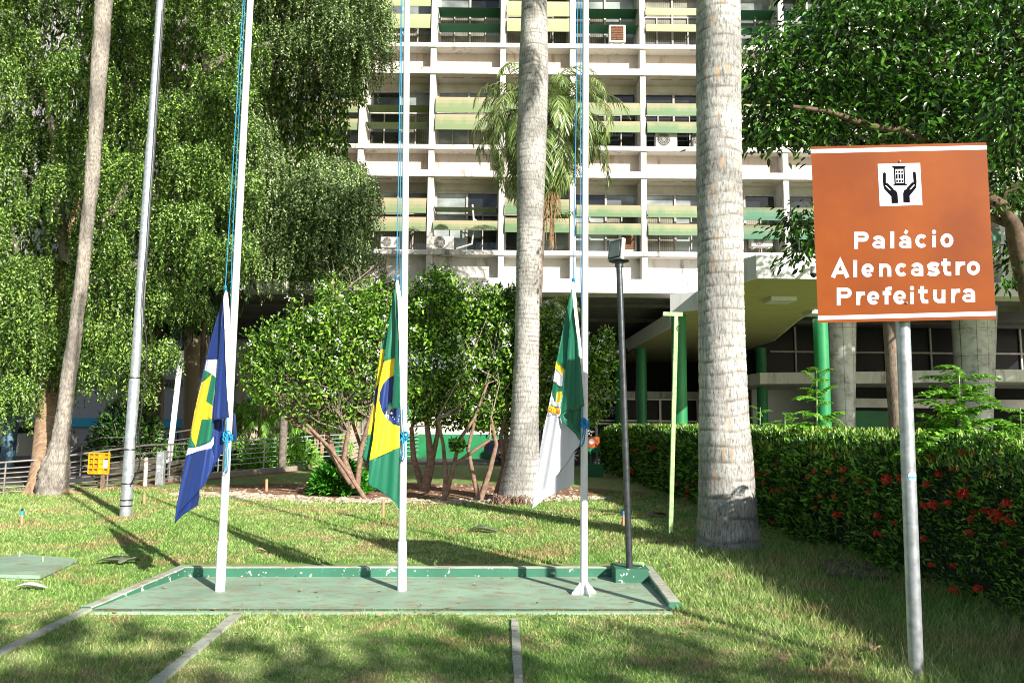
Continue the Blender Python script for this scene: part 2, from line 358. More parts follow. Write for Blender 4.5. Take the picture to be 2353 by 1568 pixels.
CLK = list(CL)

# ------------------------------------------------------------------ setting
def sheet(name, pts, z, m, kind='structure'):
    mb = MB(); mb.add([(p[0], p[1], z) for p in pts], [tuple(range(len(pts)))]); return mb.build(name, m, kind=kind)
sheet('lawn', [(-300,-200),(300,-200),(300,500),(-300,500)], 0, M['lawn'])
sheet('street', [(-60,17),(-10.5,17),(-8.2,27),(60,27),(60,60),(-60,60)], .004, M['asphalt'])
ell = [(-2.3+4.6*math.cos(t)*(1+.06*math.sin(5*t)), 16.3+2.4*math.sin(t)*(1+.08*math.sin(3*t))) for t in np.linspace(0, 2*math.pi, 40)[:-1]]
sheet('soil_bed', ell, .008, M['soil'])
ell2 = [(-10.5+2.2*math.cos(t), 15.6+1.1*math.sin(t)) for t in np.linspace(0, 2*math.pi, 24)[:-1]]
sheet('soil_path', [tuple(G(x, y))[:2] for x, y in ((60,1140),(260,1128),(420,1108),(600,1092),(760,1074),(790,1062),(600,1082),(400,1098),(200,1118),(40,1132))], .006, M['soil'])

# ------------------------------------------------------------------ main building
FR = 26.0; colx = [P(826+163.3*k, 380, FR).x for k in range(-4, 13)]
BX0 = colx[0]; BX1 = colx[-1]; BW = colx[1]-colx[0]
zF1 = P(1311, 576, FR).z; zF2 = P(1311, 334.5, FR).z; zF3 = P(1400, 101, FR).z; FH = (zF3-zF1)/2
print('floors', zF1, zF2, zF3, FH, 'bay', BW)
sill = [zF1+FH*k for k in range(5)]
bld = thing('office_building', 'white modernist office block with rows of faded green sun awnings and recessed windows', 'building', (colx[6], FR, 0))
zfb = P(1340, 672, FR).z; zft = P(1340, 640, FR).z; ztop = sill[-1]-.2
# floor slabs and hoods
for k, zs in enumerate(sill):
    mb = MB(); mb.bbox(BX0-.1, BX1+.1, FR, FR+.9, zs-.17, zs, .012); mb.build('window_ledge', M['white2'] if k < 1 else M['white'], bld)
    zh = zs-1.19 if k else zft
    if k:
        mb = MB(); mb.box(BX0-.1, BX1+.1, FR+.003, FR+.9, zh, zh+.24); mb.build('floor_slab', M['white'], bld)
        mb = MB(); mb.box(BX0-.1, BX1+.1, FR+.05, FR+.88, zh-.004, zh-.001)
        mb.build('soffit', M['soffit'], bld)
        # slot vents in soffit
        for i in range(2, len(colx)-3):
            for q in (.12, .56):
                mb = MB(); mb.box(colx[i]+BW*q, colx[i]+BW*(q+.32), FR+.3, FR+.36, zh-.02, zh-.006); mb.build('soffit_slot', M['slot'], bld)
    mb = MB(); mb.box(BX0-.1, BX1+.1, FR+.5, FR+.88, zh+(.24 if k else 0), zs-.17); mb.build('spandrel_wall', M['wall_pink'] if k else M['white2'], bld)
    if k < 4:
        zl = zs+FH-1.19
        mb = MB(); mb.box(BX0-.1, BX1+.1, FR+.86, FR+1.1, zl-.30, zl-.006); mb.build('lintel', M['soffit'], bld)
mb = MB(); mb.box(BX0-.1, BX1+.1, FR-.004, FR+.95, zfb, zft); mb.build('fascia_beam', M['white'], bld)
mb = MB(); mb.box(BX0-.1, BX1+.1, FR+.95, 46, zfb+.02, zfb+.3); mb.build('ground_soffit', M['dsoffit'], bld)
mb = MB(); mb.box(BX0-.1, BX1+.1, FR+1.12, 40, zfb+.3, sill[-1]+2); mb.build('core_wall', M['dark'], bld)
mb = MB()
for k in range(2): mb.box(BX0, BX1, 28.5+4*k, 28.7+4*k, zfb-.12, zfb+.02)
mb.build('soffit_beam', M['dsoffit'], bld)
for x in colx:
    mb = MB(); mb.bbox(x-.105, x+.105, FR+.06, FR+.87, zft, sill[-1]+1, .012); mb.build('mullion_pillar', M['white'], bld)
# windows: one set of pane data shared
def window(x0, x1, zs, kind):
    f = MB(); y = FR+.87; z0, z1 = zs, zs+FH-1.19-.3; xm = (x0+x1)/2; w = .07
    for a in (x0, xm-w/2, x1-w): f.box(a, a+w, y-.06, y+.02, z0, z1)
    f.box(x0, x1, y-.062, y+.018, z1-w, z1); f.box(x0, x1, y-.062, y+.018, z0, z0+.05); zt = z0+.62*(z1-z0)
    f.box(x0, x1, y-.055, y+.015, zt, zt+.05)
    for a in (x0+.5*(xm-x0), xm+.5*(x1-xm)): f.box(a-.02, a+.02, y-.05, y+.01, z0, zt)
    fr = f.build('window', M['frame'], bld)
    for i, (a, b_) in enumerate(((x0+w, xm-w/2), (xm+w/2, x1-w))):
        km = kind[i]
        g = MB(); g.quad((a, y+.004, z0), (b_, y+.004, z0), (b_, y+.004, zt), (a, y+.004, zt)); g.quad((a, y-.01, zt+.05), (b_, y-.01, zt+.05), (b_, y+.003, z1-w), (a, y+.003, z1-w), mi=1)
        g.build('pane', [M[km[0]], M[km[1]]], fr)
kinds = {}
for k in range(4):
    for i in range(len(colx)-1):
        pick = lambda: random.choice(['glass','glass3','glass2','glass3','glass2'])
        kk = [(pick(), random.choice(['glass2','glass2','glass'])) for _ in range(2)]
        if k == 1 and i >= 7: kk = [('glass','glass')]*2
        if k == 2 and i == 8: kk = [('glass3','glass3')]*2
        window(colx[i]+.105, colx[i+1]-.105, sill[k], kk)
def awning(x0, x1, ztop_, zbot, m, opened=False, half=False):
    """curved sun visor: profile bulges forward, rnd attribute runs 0 at lip .. 1 at top"""
    N = 7; prof = []
    if opened:
        for t in np.linspace(0, 1, N): prof.append((FR+.12+.62*t, ztop_+.03+.05*math.sin(math.pi*t)))
    else:
        for t in np.linspace(0, 1, N):   # 0 lip ... 1 top
            y = FR-.03+.2*(t**2.6); z = zbot+(ztop_+.07-zbot)*math.sin(t*math.pi/2)**.9; prof.append((y, z))
    vs = []; fs = []; rn = []
    nx = 2
    for off in (0, .018):
        for (y, z) in prof:
            for q in range(nx): vs.append((x0+(x1-x0)*q, y+off, z-off*.3))
    n = len(prof)*nx
    for j in range(N-1):
        a = j*nx; fs.append((a, a+1, a+3, a+2)); rn.append((j+.5)/(N-1)); fs.append((n+a, n+a+2, n+a+3, n+a+1)); rn.append(0)
    fs.append((0, n, n+1, 1)); rn.append(0)
    me = npmesh('awning', np.array(vs), np.array(fs), m, rn, smooth=False)
    o = link('awning', me, bld)
    # end arms
    mb = MB()
    for x in (x0+.02, x1-.05): mb.beam((x, prof[0][0]+.03, prof[0][1]+.01), (x, FR+.8, prof[-1][1]-.02), .03, .03)
    mb.build('bracket', M['awn_edge'], o); return o
AW = {}   # (floor k, bay i) -> list of (top_y, bottom_y or None=open)
dz = lambda px: px*FR/FPX
def std(k, i, a, b, c, d, m, sy):  # pixel rows relative to the sill row sy
    for (t, bt) in ((a, b), (c, d)):
        if t is None: continue
        if bt is None: awning(colx[i]+.13, colx[i+1]-.13, sill[k]+dz(sy-t), 0, M[m], opened=True)
        else: awning(colx[i]+.13, colx[i+1]-.13, sill[k]+dz(sy-t), sill[k]+dz(sy-bt), M[m])
for i in range(len(colx)-1):
    b = i-4
    # top visible floor (k=2), sill row 101
    if b in (1, 3, 5, 6, 9): std(2, i, 9, None, 50, None, 'awn4', 101)
    elif b == 0: std(2, i, -14, 10, 29, 66, 'awn3', 101)
    elif b == 2: std(2, i, -6, 33, 37, 72, 'awn3', 101)
    else: std(2, i, 8, 27, 50, 69, 'awn3', 101)
    # middle floor (k=1), sill row 335
    if b == 0: std(1, i, 237, None, 280, None, 'awn', 335)
    elif b in (1, 2): std(1, i, 218, 256, 259, 299, 'awn', 335)
    else: std(1, i, 229, 259, 275, 302, 'awn' if b != 4 else 'awn2', 335)
    # low floor (k=0), sill row 577
    if b == 1: std(0, i, 474, None, 509, 530, 'awn', 577)
    elif b in (4, 3): std(0, i, 468, 495, 512, 538, 'awn2', 577)
    elif b >= 5: std(0, i, 470, 500, 513, 545, 'awn4', 577)  # right bays hang in shade, put in as a deeper green
    else: std(0, i, 455, 490, 501, 534, 'awn' if b != 2 else 'awn2', 577)
    std(3, i, -226, -200, -184, -160, 'awn3', -133) if b in (0, 1, 2, 3, 4, 5) else None
# marble pilotis columns
def taper_col(xt, xb, yt, yb, D, wt, wb, m, name='pilotis_column', par=None):
    a = P(xb, yb, D); t = P(xt, yt, D); a.z = min(a.z, 0); mb = MB()
    mb.tube([a, t], [wb*D/FPX/2, wt*D/FPX/2], 20, caps=True); return mb.build(name, m, par)
for args in ((1934, 1938, 700, 1062, 28.5, 62, 46, M['marble']), (2236, 2240, 690, 1060, 28.5, 96, 62, M['marble']), (2560, 2560, 690, 1060, 28.5, 96, 62, M['marble']),
             (352, 340, 640, 1060, 27.5, 56, 62, M['travertine']), (452, 447, 640, 1060, 28.5, 52, 54, M['travertine']), (810, 805, 690, 1060, 29, 50, 50, M['travertine'])):
    taper_col(*args, par=bld)
# mezzanine balcony slab (curved edge) and its glazing
mz = P(2000, 880, 30).z; mt = P(2000, 853, 30).z
pl = [(10.2, 33.5), (10.4, 31.2), (12.5, 30.6), (14.5, 30.0), (16.5, 29.0), (18.4, 28.3), (20.4, 28.2), (22.6, 29.0), (26, 30.6), (26, 40), (10.2, 40)]
mb = MB(); mb.prism(pl, mz, mt); mb.build('mezzanine_slab', M['white2'], bld)
mb = MB(); mb.box(10.5, 30, 34.6, 34.9, mt, zfb+.02); mb.build('mezzanine_glazing', M['glass_dim'], bld)
mb = MB()
for x in np.arange(13.2, 29, 2.1): mb.box(x-.04, x+.04, 34.5, 34.58, mt, zfb)
mb.box(12, 29, 34.49, 34.56, 4.9, 4.98); mb.build('glazing_bar', M['frame'], bld)
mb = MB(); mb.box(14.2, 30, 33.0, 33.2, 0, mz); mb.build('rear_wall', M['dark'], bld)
mb = MB(); mb.box(14.2, 30, 32.93, 32.98, 2.35, 2.75); mb.build('wall_band', M['alu'], bld)
mb = MB(); mb.box(15.0, 16.6, 32.9, 32.97, 0, 2.2); mb.build('green_panel', M['green_col'], bld)
mb = MB()
for x in (16.7, 18.9, 21, 23): mb.box(x-.03, x+.03, 32.86, 32.92, 0, 2.35)
mb.build('shopfront_bar', M['alu'], bld)
for x, y in ((16.4, 31.0), (21.3, 30.2), (23.4, 30.4)):
    mb = MB(); mb.tube([(x, y, 0), (x, y, mz)], .24, 14); mb.build('green_post', M['green_col'], bld)
mb = MB(); mb.box(11.6, 17, 36.0, 36.2, 0, zfb); mb.build('side_wall', plain('pale_side_wall', (.72,.73,.78), .8, var=.05, vs=1), bld)
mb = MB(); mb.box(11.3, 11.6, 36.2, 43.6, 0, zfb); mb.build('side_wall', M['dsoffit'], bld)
# rear lobby wall + entrance glazing with the name above
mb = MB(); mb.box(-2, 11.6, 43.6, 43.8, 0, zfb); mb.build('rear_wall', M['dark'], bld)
ED = 41.0
zA = P(1450, 898, ED).z; zB = P(1450, 913, ED).z
mb = MB(); mb.box(1.0, 11.0, ED, ED+.3, zB, zA); mb.build('entrance_lintel', M['white2'], bld)
mb = MB(); mb.box(1.0, 11.0, ED+.1, ED+.14, 0, zB); mb.build('entrance_glass', M['glass_dim'], bld)
mb = MB()
for y in (916, 966, 973): 
    z = P(1450, y, ED).z; mb.box(1.0, 11.0, ED-.06, ED+.02, z-.05, z+.05)
for x in (1370, 1425, 1516, 1602, 1660):
    q = P(x, 940, ED).x; mb.box(q-.06, q+.06, ED-.065, ED+.025, 0, zB-.05)
mb.build('entrance_frame', M['alu'], bld)
def hull(ps):
    ps = sorted({(round(p[0], 4), round(p[1], 4)) for p in ps}); cr2 = lambda o, a, b: (a[0]-o[0])*(b[1]-o[1])-(a[1]-o[1])*(b[0]-o[0])
    def half(q):
        h = []
        for p in q:
            while len(h) >= 2 and cr2(h[-2], h[-1], p) <= 1e-6: h.pop()
            h.append(p)
        return h
    a = half(ps); b = half(ps[::-1]); return a[:-1]+b[:-1]
def ribbon(pts, w, closed=False):
    """stroke a 2d polyline -> list of quads"""
    out = []; pts = [Vector(p) for p in pts]; n = len(pts); L = []; Rr = []
    for i in range(n):
        if closed: a = pts[i-1]; b = pts[(i+1) % n]
        else: a = pts[max(i-1, 0)]; b = pts[min(i+1, n-1)]
        if not closed and i in (0, n-1): t = (b-a).normalized(); k = 1
        else:
            t1 = (pts[i]-a).normalized(); t2 = (b-pts[i]).normalized(); t = (t1+t2).normalized(); k = 1/max(.5, abs(t.dot(t1)))
        nn = Vector((-t.y, t.x))*w*.5*k; L.append(pts[i]+nn); Rr.append(pts[i]-nn)
    for i in range(n if closed else n-1):
        j = (i+1) % n; out.append(hull([L[i], L[j], Rr[j], Rr[i]]))
    return out
def arc(cx, cy, rx, ry, a0, a1, n=14):
    return [(cx+rx*math.cos(R(a0+(a1-a0)*i/n)), cy+ry*math.sin(R(a0+(a1-a0)*i/n))) for i in range(n+1)]
def union2d(polys, grid=None):
    vs = []; fs = []
    for p in polys:
        if sum(p[i-1][0]*p[i][1]-p[i][0]*p[i-1][1] for i in range(len(p))) < 0: p = p[::-1]
        o = len(vs); vs += [Vector(q[:2]) for q in p]; fs.append(list(range(o, o+len(p))))
    if grid: vs += [Vector(q) for q in grid]
    r = delaunay_2d_cdt(vs, [], fs, 0, 1e-4)
    return r[0], [(tuple(f), of) for f, of in zip(r[2], r[5]) if of]
def flat(name, polys, fn, m, parent, th=0.0):
    v, f = union2d(polys); mb = MB(); mb.add([fn(p.x, p.y) for p in v], [q[0] for q in f]); return mb.build(name, m, parent)
# door ornaments (flower, wheel, waves)
pol = []
def orn(x, y): return P(x, y, ED-.0)
for i in range(8):
    a = R(45*i); pol += ribbon([(1407, 942), (1407+15*math.cos(a), 942+15*math.sin(a))], 1.2)
pol += ribbon(arc(1407, 942, 8, 8, 0, 350), 1.2, True)
pol2 = ribbon(arc(1454, 942, 14, 14, 0, 350), 1.6, True)+ribbon(arc(1454, 942, 6, 6, 0, 350), 1.6, True)
for i in range(7): a = R(51.4*i); pol2 += ribbon([(1454+6*math.cos(a), 942+6*math.sin(a)), (1454+14*math.cos(a+.4), 942+14*math.sin(a+.4))], 1.6)
for q in range(3): pol2 += ribbon([(1535+k*2.5, 932+9*q+3*math.sin(k*1.25)) for k in range(15)], 2.2)
flat('door_ornament', pol, lambda x, y: P(x, y, ED+.085), M['alu'], bld); flat('door_ornament', pol2, lambda x, y: P(x, y, ED+.085), M['black'], bld)
def text(body, size, loc, m, parent, name, rot=(R(90),0,0), ext=.004, align='LEFT', space=1.0):
    c = bpy.data.curves.new('tmp', 'FONT'); c.body = body; c.size = size; c.extrude = ext; c.align_x = align; c.space_character = space
    o = bpy.data.objects.new('tmp', c); COL.objects.link(o); bpy.context.view_layer.update()
    me = bpy.data.meshes.new_from_object(o.evaluated_get(bpy.context.evaluated_depsgraph_get())); bpy.data.objects.remove(o)
    me.name = name; me.materials.clear(); me.materials.append(m)
    me.transform(Matrix.Translation(Vector(loc)) @ Matrix.Rotation(rot[2], 4, 'Z') @ Matrix.Rotation(rot[1], 4, 'Y') @ Matrix.Rotation(rot[0], 4, 'X'))
    return link(name, me, parent)
tp = P(1527, 911, ED-.03)
text('PREFEITURA MUNICIPAL DE CUIABÁ', .29, (tp.x, ED-.03, tp.z), M['alu'], bld, 'name_lettering', align='RIGHT', space=1.35)

# green canopy (porte-cochere), a thing of its own
zc0 = 1.45+3.6; zc1 = zc0+.58
can = thing('entrance_canopy', 'flat white concrete entrance canopy with cream ceiling on round dark green posts', 'canopy', (6, 24, 0))
plan = [(5.03,23.5), (5.74,23.0), (5.78,18.4), (5.95,17.9), (9.0,17.9), (9.3,22.6), (9.75,25.2), (11.0,31), (10.99,42), (5.4,42.5), (5.8,27.0)]
mb = MB(); mb.prism(plan, zc0, zc1); mb.build('roof_slab', painted('canopy_render', (.76,.76,.76), (.1,.09,.08), .35), can)
def inset(pl_, d):
    c = Vector((7.6, 30)); out = []
    n = len(pl_)
    for i in range(n):
        a = Vector(pl_[i-1]); b = Vector(pl_[i]); c2 = Vector(pl_[(i+1) % n]); t1 = (b-a).normalized(); t2 = (c2-b).normalized()
        nn = (Vector((-t1.y, t1.x))+Vector((-t2.y, t2.x))).normalized(); out.append(tuple(b+nn*d))
    return out
mb = MB(); mb.prism(inset(plan, .05), zc0-.006, zc0-.002); mb.build('ceiling', M['olive'], can)
for x, y in ((P(1561, 900, 23.9).x, 23.9), (P(1474, 900, 34.6).x, 34.6), (P(1417, 900, 41).x, 40.2), (P(1739, 900, 35).x-.1, 34), (P(1890, 900, 24.6).x, 24.6), ):
    mb = MB(); mb.tube([(x, y, 0), (x, y, zc0-.006)], .235, 22); mb.build('post', M['green_col'], can)
for (x, y) in ((1790, 682), (1880, 712)):
    D = 3.6*FPX/(980-y); q = P(x, y, D); mb = MB(); mb.box(q.x-.35, q.x+.35, q.y-.35, q.y+.35, zc0-.12, zc0-.007); mb.build('ceiling_lamp', M['alu'], can)
q = P(1451, 816, 30); mb = MB()
mb.tube([P(1438, 800, 33.5), P(1442, 812, 33.3), P(1450, 806, 33.2), P(1460, 800, 33.2), P(1462, 820, 33.2), P(1461, 960, 33.2)], .035, 8); mb.build('cable', M['black'], can)
sc_ = thing('surveillance_camera', 'white dome surveillance camera bracketed to the front edge of the entrance canopy', 'camera', P(1866, 632, 17.7))
mb = MB(); mb.beam(P(1852, 620, 17.88), P(1868, 618, 17.4), .06, .06); mb.beam(P(1852, 606, 17.85), P(1852, 624, 17.85), .07, .07); mb.tube([P(1869, 612, 17.4), P(1869, 628, 17.4)], .08, 14); mb.build('bracket', M['ac'], sc_)
mb = MB(); c = P(1869, 628, 17.4); mb.tube([c, c-Vector((0,0,.06)), c-Vector((0,0,.1))], [.085,.07,.02], 14); mb.build('dome', M['black'], sc_)

# air conditioners
def acunit(x, y, w, h, D, label, style=0):
    c = P(x, y, D); W_ = w*D/FPX/2; H_ = h*D/FPX/2; b = c-Vector((0,0,H_))
    t = thing('air_conditioner', label, 'air conditioner', (b.x, D+.15, b.z), 'air conditioners on the facade ledges')
    mb = MB(); mb.bbox(c.x-W_, c.x+W_, D, D+.32, c.z-H_, c.z+H_, .015)
    mb.box(c.x-W_*.8, c.x-W_*.6, D+.05, D+.3, c.z-H_-.05, c.z-H_); mb.box(c.x+W_*.6, c.x+W_*.8, D+.05, D+.3, c.z-H_-.05, c.z-H_); mb.build('casing', M['ac'], t)
    if style == 0:
        r = H_*.8; cx = c.x-W_*.28
        mb = MB(); fan = [(cx+r*math.cos(a), D-.004, c.z+r*math.sin(a)) for a in np.linspace(0, 2*math.pi, 25)[:-1]]; mb.add(fan, [tuple(range(24))]); f = mb.build('fan_grille', M['ac_grille'], t)
        mb = MB()
        for k in range(4): 
            rr = r*(.3+.25*k); mb.tube([(cx+rr*math.cos(a), D-.02, c.z+rr*math.sin(a)) for a in np.linspace(0, 2*math.pi, 21)], .008, 4)
        for a in np.linspace(0, math.pi, 7)[:-1]: mb.beam((cx+r*math.cos(a), D-.022, c.z+r*math.sin(a)), (cx-r*math.cos(a), D-.022, c.z-r*math.sin(a)), .01, .01, up=Vector((0,1,0)))
        mb.build('guard', M['frame'], f)
    elif style == 1:
        mb = MB(); mb.box(c.x-W_*.75, c.x+W_*.75, D-.01, D-.002, c.z-H_*.82, c.z+H_*.82); g = mb.build('grille', M['rust'], t)
        mb = MB()
        for z in np.linspace(c.z-H_*.7, c.z+H_*.7, 8): mb.box(c.x-W_*.72, c.x+W_*.72, D-.025, D-.012, z-.012, z+.012)
        mb.build('louvre', M['rust'], g)
    return t
acunit(895, 556, 43, 25, FR+.15, 'white outdoor unit leftmost on the lowest window ledge beside the tree')
acunit(1017, 557, 50, 31, FR+.15, 'white outdoor unit with dark round fan under the half open awning')
acunit(1531, 321, 51, 36, FR+.15, 'white outdoor unit with pale round fan on the middle ledge right of the lamp post')
acunit(1607, 320, 30, 32, FR+.15, 'outdoor unit on the middle ledge half hidden by the big palm trunk')
acunit(1418, 77, 40, 44, FR+.1, 'old window unit with rusty brown grille on the top ledge', 1)
acunit(1750, 553, 50, 27, FR+.15, 'upper one of the outdoor units standing above the canopy')
acunit(1443, 557, 40, 40, FR+.4, 'brown boxed window unit behind the floodlight head', 1)
mb = MB(); mb.tube([P(1120, 527, FR+.3), P(1086, 500, FR+.3)], .02, 6); mb.tube([P(1085, 470, FR+.3), P(1089, 520, FR+.2), P(1084, 560, FR+.2), P(1048, 571, FR+.2)], .035, 8); mb.build('pipe', M['ac'], bld)

# ------------------------------------------------------------------ street building behind the trees on the left
sb = thing('street_building', 'grey street building behind the weeping tree with graffiti and turquoise shop band', 'building', (-20, 42, 0))
mb = MB(); mb.box(-70, -12.5, 42, 50, 0, 30); mb.build('wall', painted('grey_render', (.38,.36,.36), (.15,.13,.12), .6), sb)
mb = MB(); mb.box(-34, -12.5, 41.8, 41.99, 3.4, 3.8); mb.box(-34, -12.5, 41.8, 41.99, 7.2, 7.5); mb.build('ledge', M['bark_g'], sb)
mb = MB(); mb.box(-34, -12.5, 41.7, 41.95, 1.1, 1.6); mb.build('shop_band', plain('turquoise_paint', (.02,.35,.5), .5), sb)
for x in (-32, -29, -26, -23.3, -20.2, -17.6, -15):
    for z in (0, 4.5, 8.3):
        mb = MB(); mb.box(x, x+1.6, 41.9, 41.97, z+.05, z+(2.1 if z else .9)); w_ = mb.build('window', M['glass'], sb)
        mb = MB()
        for q in (0, .53, 1.06, 1.57): mb.box(x+q-.03, x+q+.03, 41.84, 41.9, z+.05, z+(2.1 if z else .9))
        mb.build('frame', M['frame'], w_)
q = []
for k in range(4): q += ribbon([(a+382+6*k, b) for a, b in arc(0, 880+2*k, 3.4, 7, 0, 330, 10)], 1.4)
flat('graffiti', q, lambda x, y: P(x, y, 41.8), M['black'], sb)
rb = thing('beige_kiosk', 'beige rendered kiosk wall with mottled grey panel behind the areca palms', 'kiosk', (-10, 33, 0))
mb = MB(); a0 = P(545, 900, 33).x; a1 = P(690, 900, 33).x; mb.box(a0, a1, 33, 35, 0, 4.6); mb.build('wall', painted('beige_render', (.5,.42,.3), (.3,.22,.15), .3), rb)
mb = MB(); mb.box(a0+.35, a0+1.5, 32.9, 32.97, 1.5, 2.9); mb.build('panel', painted('peeling_panel', (.62,.64,.66), (.25,.27,.28), 1., lo=.45, hi=.52, dscale=3, streak=False), rb)
lw = thing('low_wall', 'long white wall with dark green lower half behind the shrub trunks', 'wall', (-3, 32, 0))
mb = MB(); mb.box(-9, .6, 32, 32.2, 1.02, 3.3); mb.build('upper_wall', M['white'], lw); mb = MB(); mb.box(-9, .6, 31.98, 32.22, 0, 1.0); mb.build('green_dado', M['green_col'], lw)

# ------------------------------------------------------------------ flag pad
pad = thing('flagpole_platform', 'low green painted concrete platform with chipped kerb under the three flagpoles', 'platform', G(900, 1360))
g = lambda x, y, z=0.0: tuple(G(x, y, z))
mb = MB(); pp = [g(212, 1402), g(1545, 1402), g(1480, 1322), g(420, 1322)]
mb.add([(p[0], p[1], .012) for p in pp], [(0,1,2,3)]); mb.build('slab', M['pad'], pad)
def kerbrun(a, b, w, h0, h1, m, side=1):
    a = Vector((a[0], a[1], 0)); b = Vector((b[0], b[1], 0)); t = (b-a).normalized(); n = Vector((-t.y, t.x, 0))*side; K = 12; mb = MB(); vs = []
    for i in range(K+1):
        p = a+(b-a)*i/K; h = h0+(h1-h0)*i/K+random.uniform(-.002, .002)
        vs += [p-Vector((0,0,.05)), p+Vector((0,0,h-.008)), p+n*.01+Vector((0,0,h)), p+n*(w-.01)+Vector((0,0,h)), p+n*w+Vector((0,0,h-.008)), p+n*w-Vector((0,0,.05))]
    fs = []; ms = []
    for i in range(K):
        for j in range(5): fs.append((i*6+j, i*6+j+1, i*6+j+7, i*6+j+6)); ms.append(1 if j in (1,2,3) else 0)
    mb.add(vs, fs); mb.m = ms; mb.add([vs[j] for j in range(6)], [(0,1,2,3,4,5)]); mb.add(vs[-6:], [(0,1,2,3,4,5)]); return mb
mats_k = [M['kerb'], M['kerbtop']]
HK = .1
kb1 = g(420, 1327); kb2 = g(1483, 1327)
kerbrun(kb1, kb2, .09, HK, HK, 0, 1).build('kerb', mats_k, pad)
kerbrun(g(210, 1400), (kb1[0]+.02, kb1[1]+.09), .1, .02, HK, 0, 1).build('kerb', mats_k, pad)
kerbrun((kb2[0]-.02, kb2[1]+.09), g(1535, 1396), .1, HK, .05, 0, 1).build('kerb', mats_k, pad)
kerbrun(g(205, 1411), g(1545, 1411), .07, .016, .016, 0, 1).build('kerb', [M['pad']]*2, pad)
def edging(pts, w, label):
    mb = MB(); vs = []; K = 14
    a, b = Vector(g(*pts[0])), Vector(g(*pts[1])); t = (b-a).normalized(); n = Vector((-t.y, t.x, 0))
    for i in range(K+1):
        p = a+(b-a)*i/K; ww = w*.5*(1+random.uniform(-.12, .12)); vs += [p-n*ww+Vector((0,0,.0)), p-n*ww*.9+Vector((0,0,.02)), p+n*ww*.9+Vector((0,0,.02)), p+n*ww]
    mb.add(vs, [(i*4+j, i*4+j+1, i*4+j+5, i*4+j+4) for i in range(K) for j in range(3)])
    return mb.build('concrete_edging', M['kerbtop'], label=label, cat='edging', group='concrete edging strips in the lawn')
edging(((200, 1402), (-60, 1530)), .075, 'thin weathered concrete strip running from the platform to the left picture edge')
edging(((545, 1413), (300, 1620)), .075, 'green concrete strip in the grass in front of the left flagpole')
edging(((1182, 1425), (1192, 1590)), .06, 'worn whitish concrete strip in the grass in front of the platform middle')
bl = thing('lamp_base_block', 'chipped green concrete block in the platform corner carrying the floodlight post', 'block', g(1437, 1335))
a = g(1413, 1341); b_ = g(1488, 1341)
mb = MB(); mb.bbox(a[0], b_[0]+.02, a[1], a[1]+.34, 0, .135, .008); mb.build('block', M['kerb'], bl)
mb = MB(); mb.tube([(b_[0]-.13, a[1]+.2, .155), (b_[0]-.02, a[1]+.12, .16)], .02, 8); mb.build('conduit', M['lime'], bl)

# ------------------------------------------------------------------ flagpoles, ropes, flags
def pole(base, xt, yt, w, sleeve, label, flange=False):
    D = base.y; t = thing('flagpole', label, 'flagpole', base, 'white flagpoles on the green platform')
    top0 = P(xt, yt, D); d = (top0-base).normalized(); L = 9.2; rr = w*D/FPX/2
    s1 = base+d*sleeve
    mb = MB(); mb.tube([s1, base+d*4.5, base+d*L], [rr, rr*.9, rr*.75], 20); mb.build('shaft', M['polewhite'], t)
    mb = MB(); mb.tube([base, s1-d*.01, s1], [rr*1.22, rr*1.2, rr*1.02], 20); mb.build('sleeve', M['polewhite'], t)
    if flange:
        mb = MB()
        for k in range(4):
            an = R(20+90*k); u = Vector((math.cos(an), math.sin(an), 0)); sdv = Vector((-u.y, u.x, 0))*.004
            v = [base+u*rr+sdv, base+u*.115+sdv, base+u*.115+Vector((0,0,.012))+sdv, base+u*rr+Vector((0,0,.1))+sdv]; v += [x-sdv*2 for x in v]
            mb.add(v, [(0,1,2,3),(7,6,5,4),(0,4,5,1),(1,5,6,2),(2,6,7,3)])
        mb.build('gusset', M['polewhite'], t)
    mb = MB(); c = base+d*L; mb.tube([c, c+d*.03, c+d*.07, c+d*.1], [rr*.8, rr*1.3, rr*1.1, .005], 14); mb.build('finial', M['alu'], t)
    return base, d, rr
PB = [G(505, 1356, .012), G(923, 1355, .012), G(1341, 1363, .012)]
poles = [pole(PB[0], 575, 0, 17.5, .42, 'leftmost white flagpole with the blue flag tied to it'),
         pole(PB[1], 935, 0, 17, .42, 'middle white flagpole with the green and yellow flag tied to it'),
         pole(PB[2], 1345, 0, 17, .05, 'right white flagpole with gusseted foot and the green and white flag', True)]
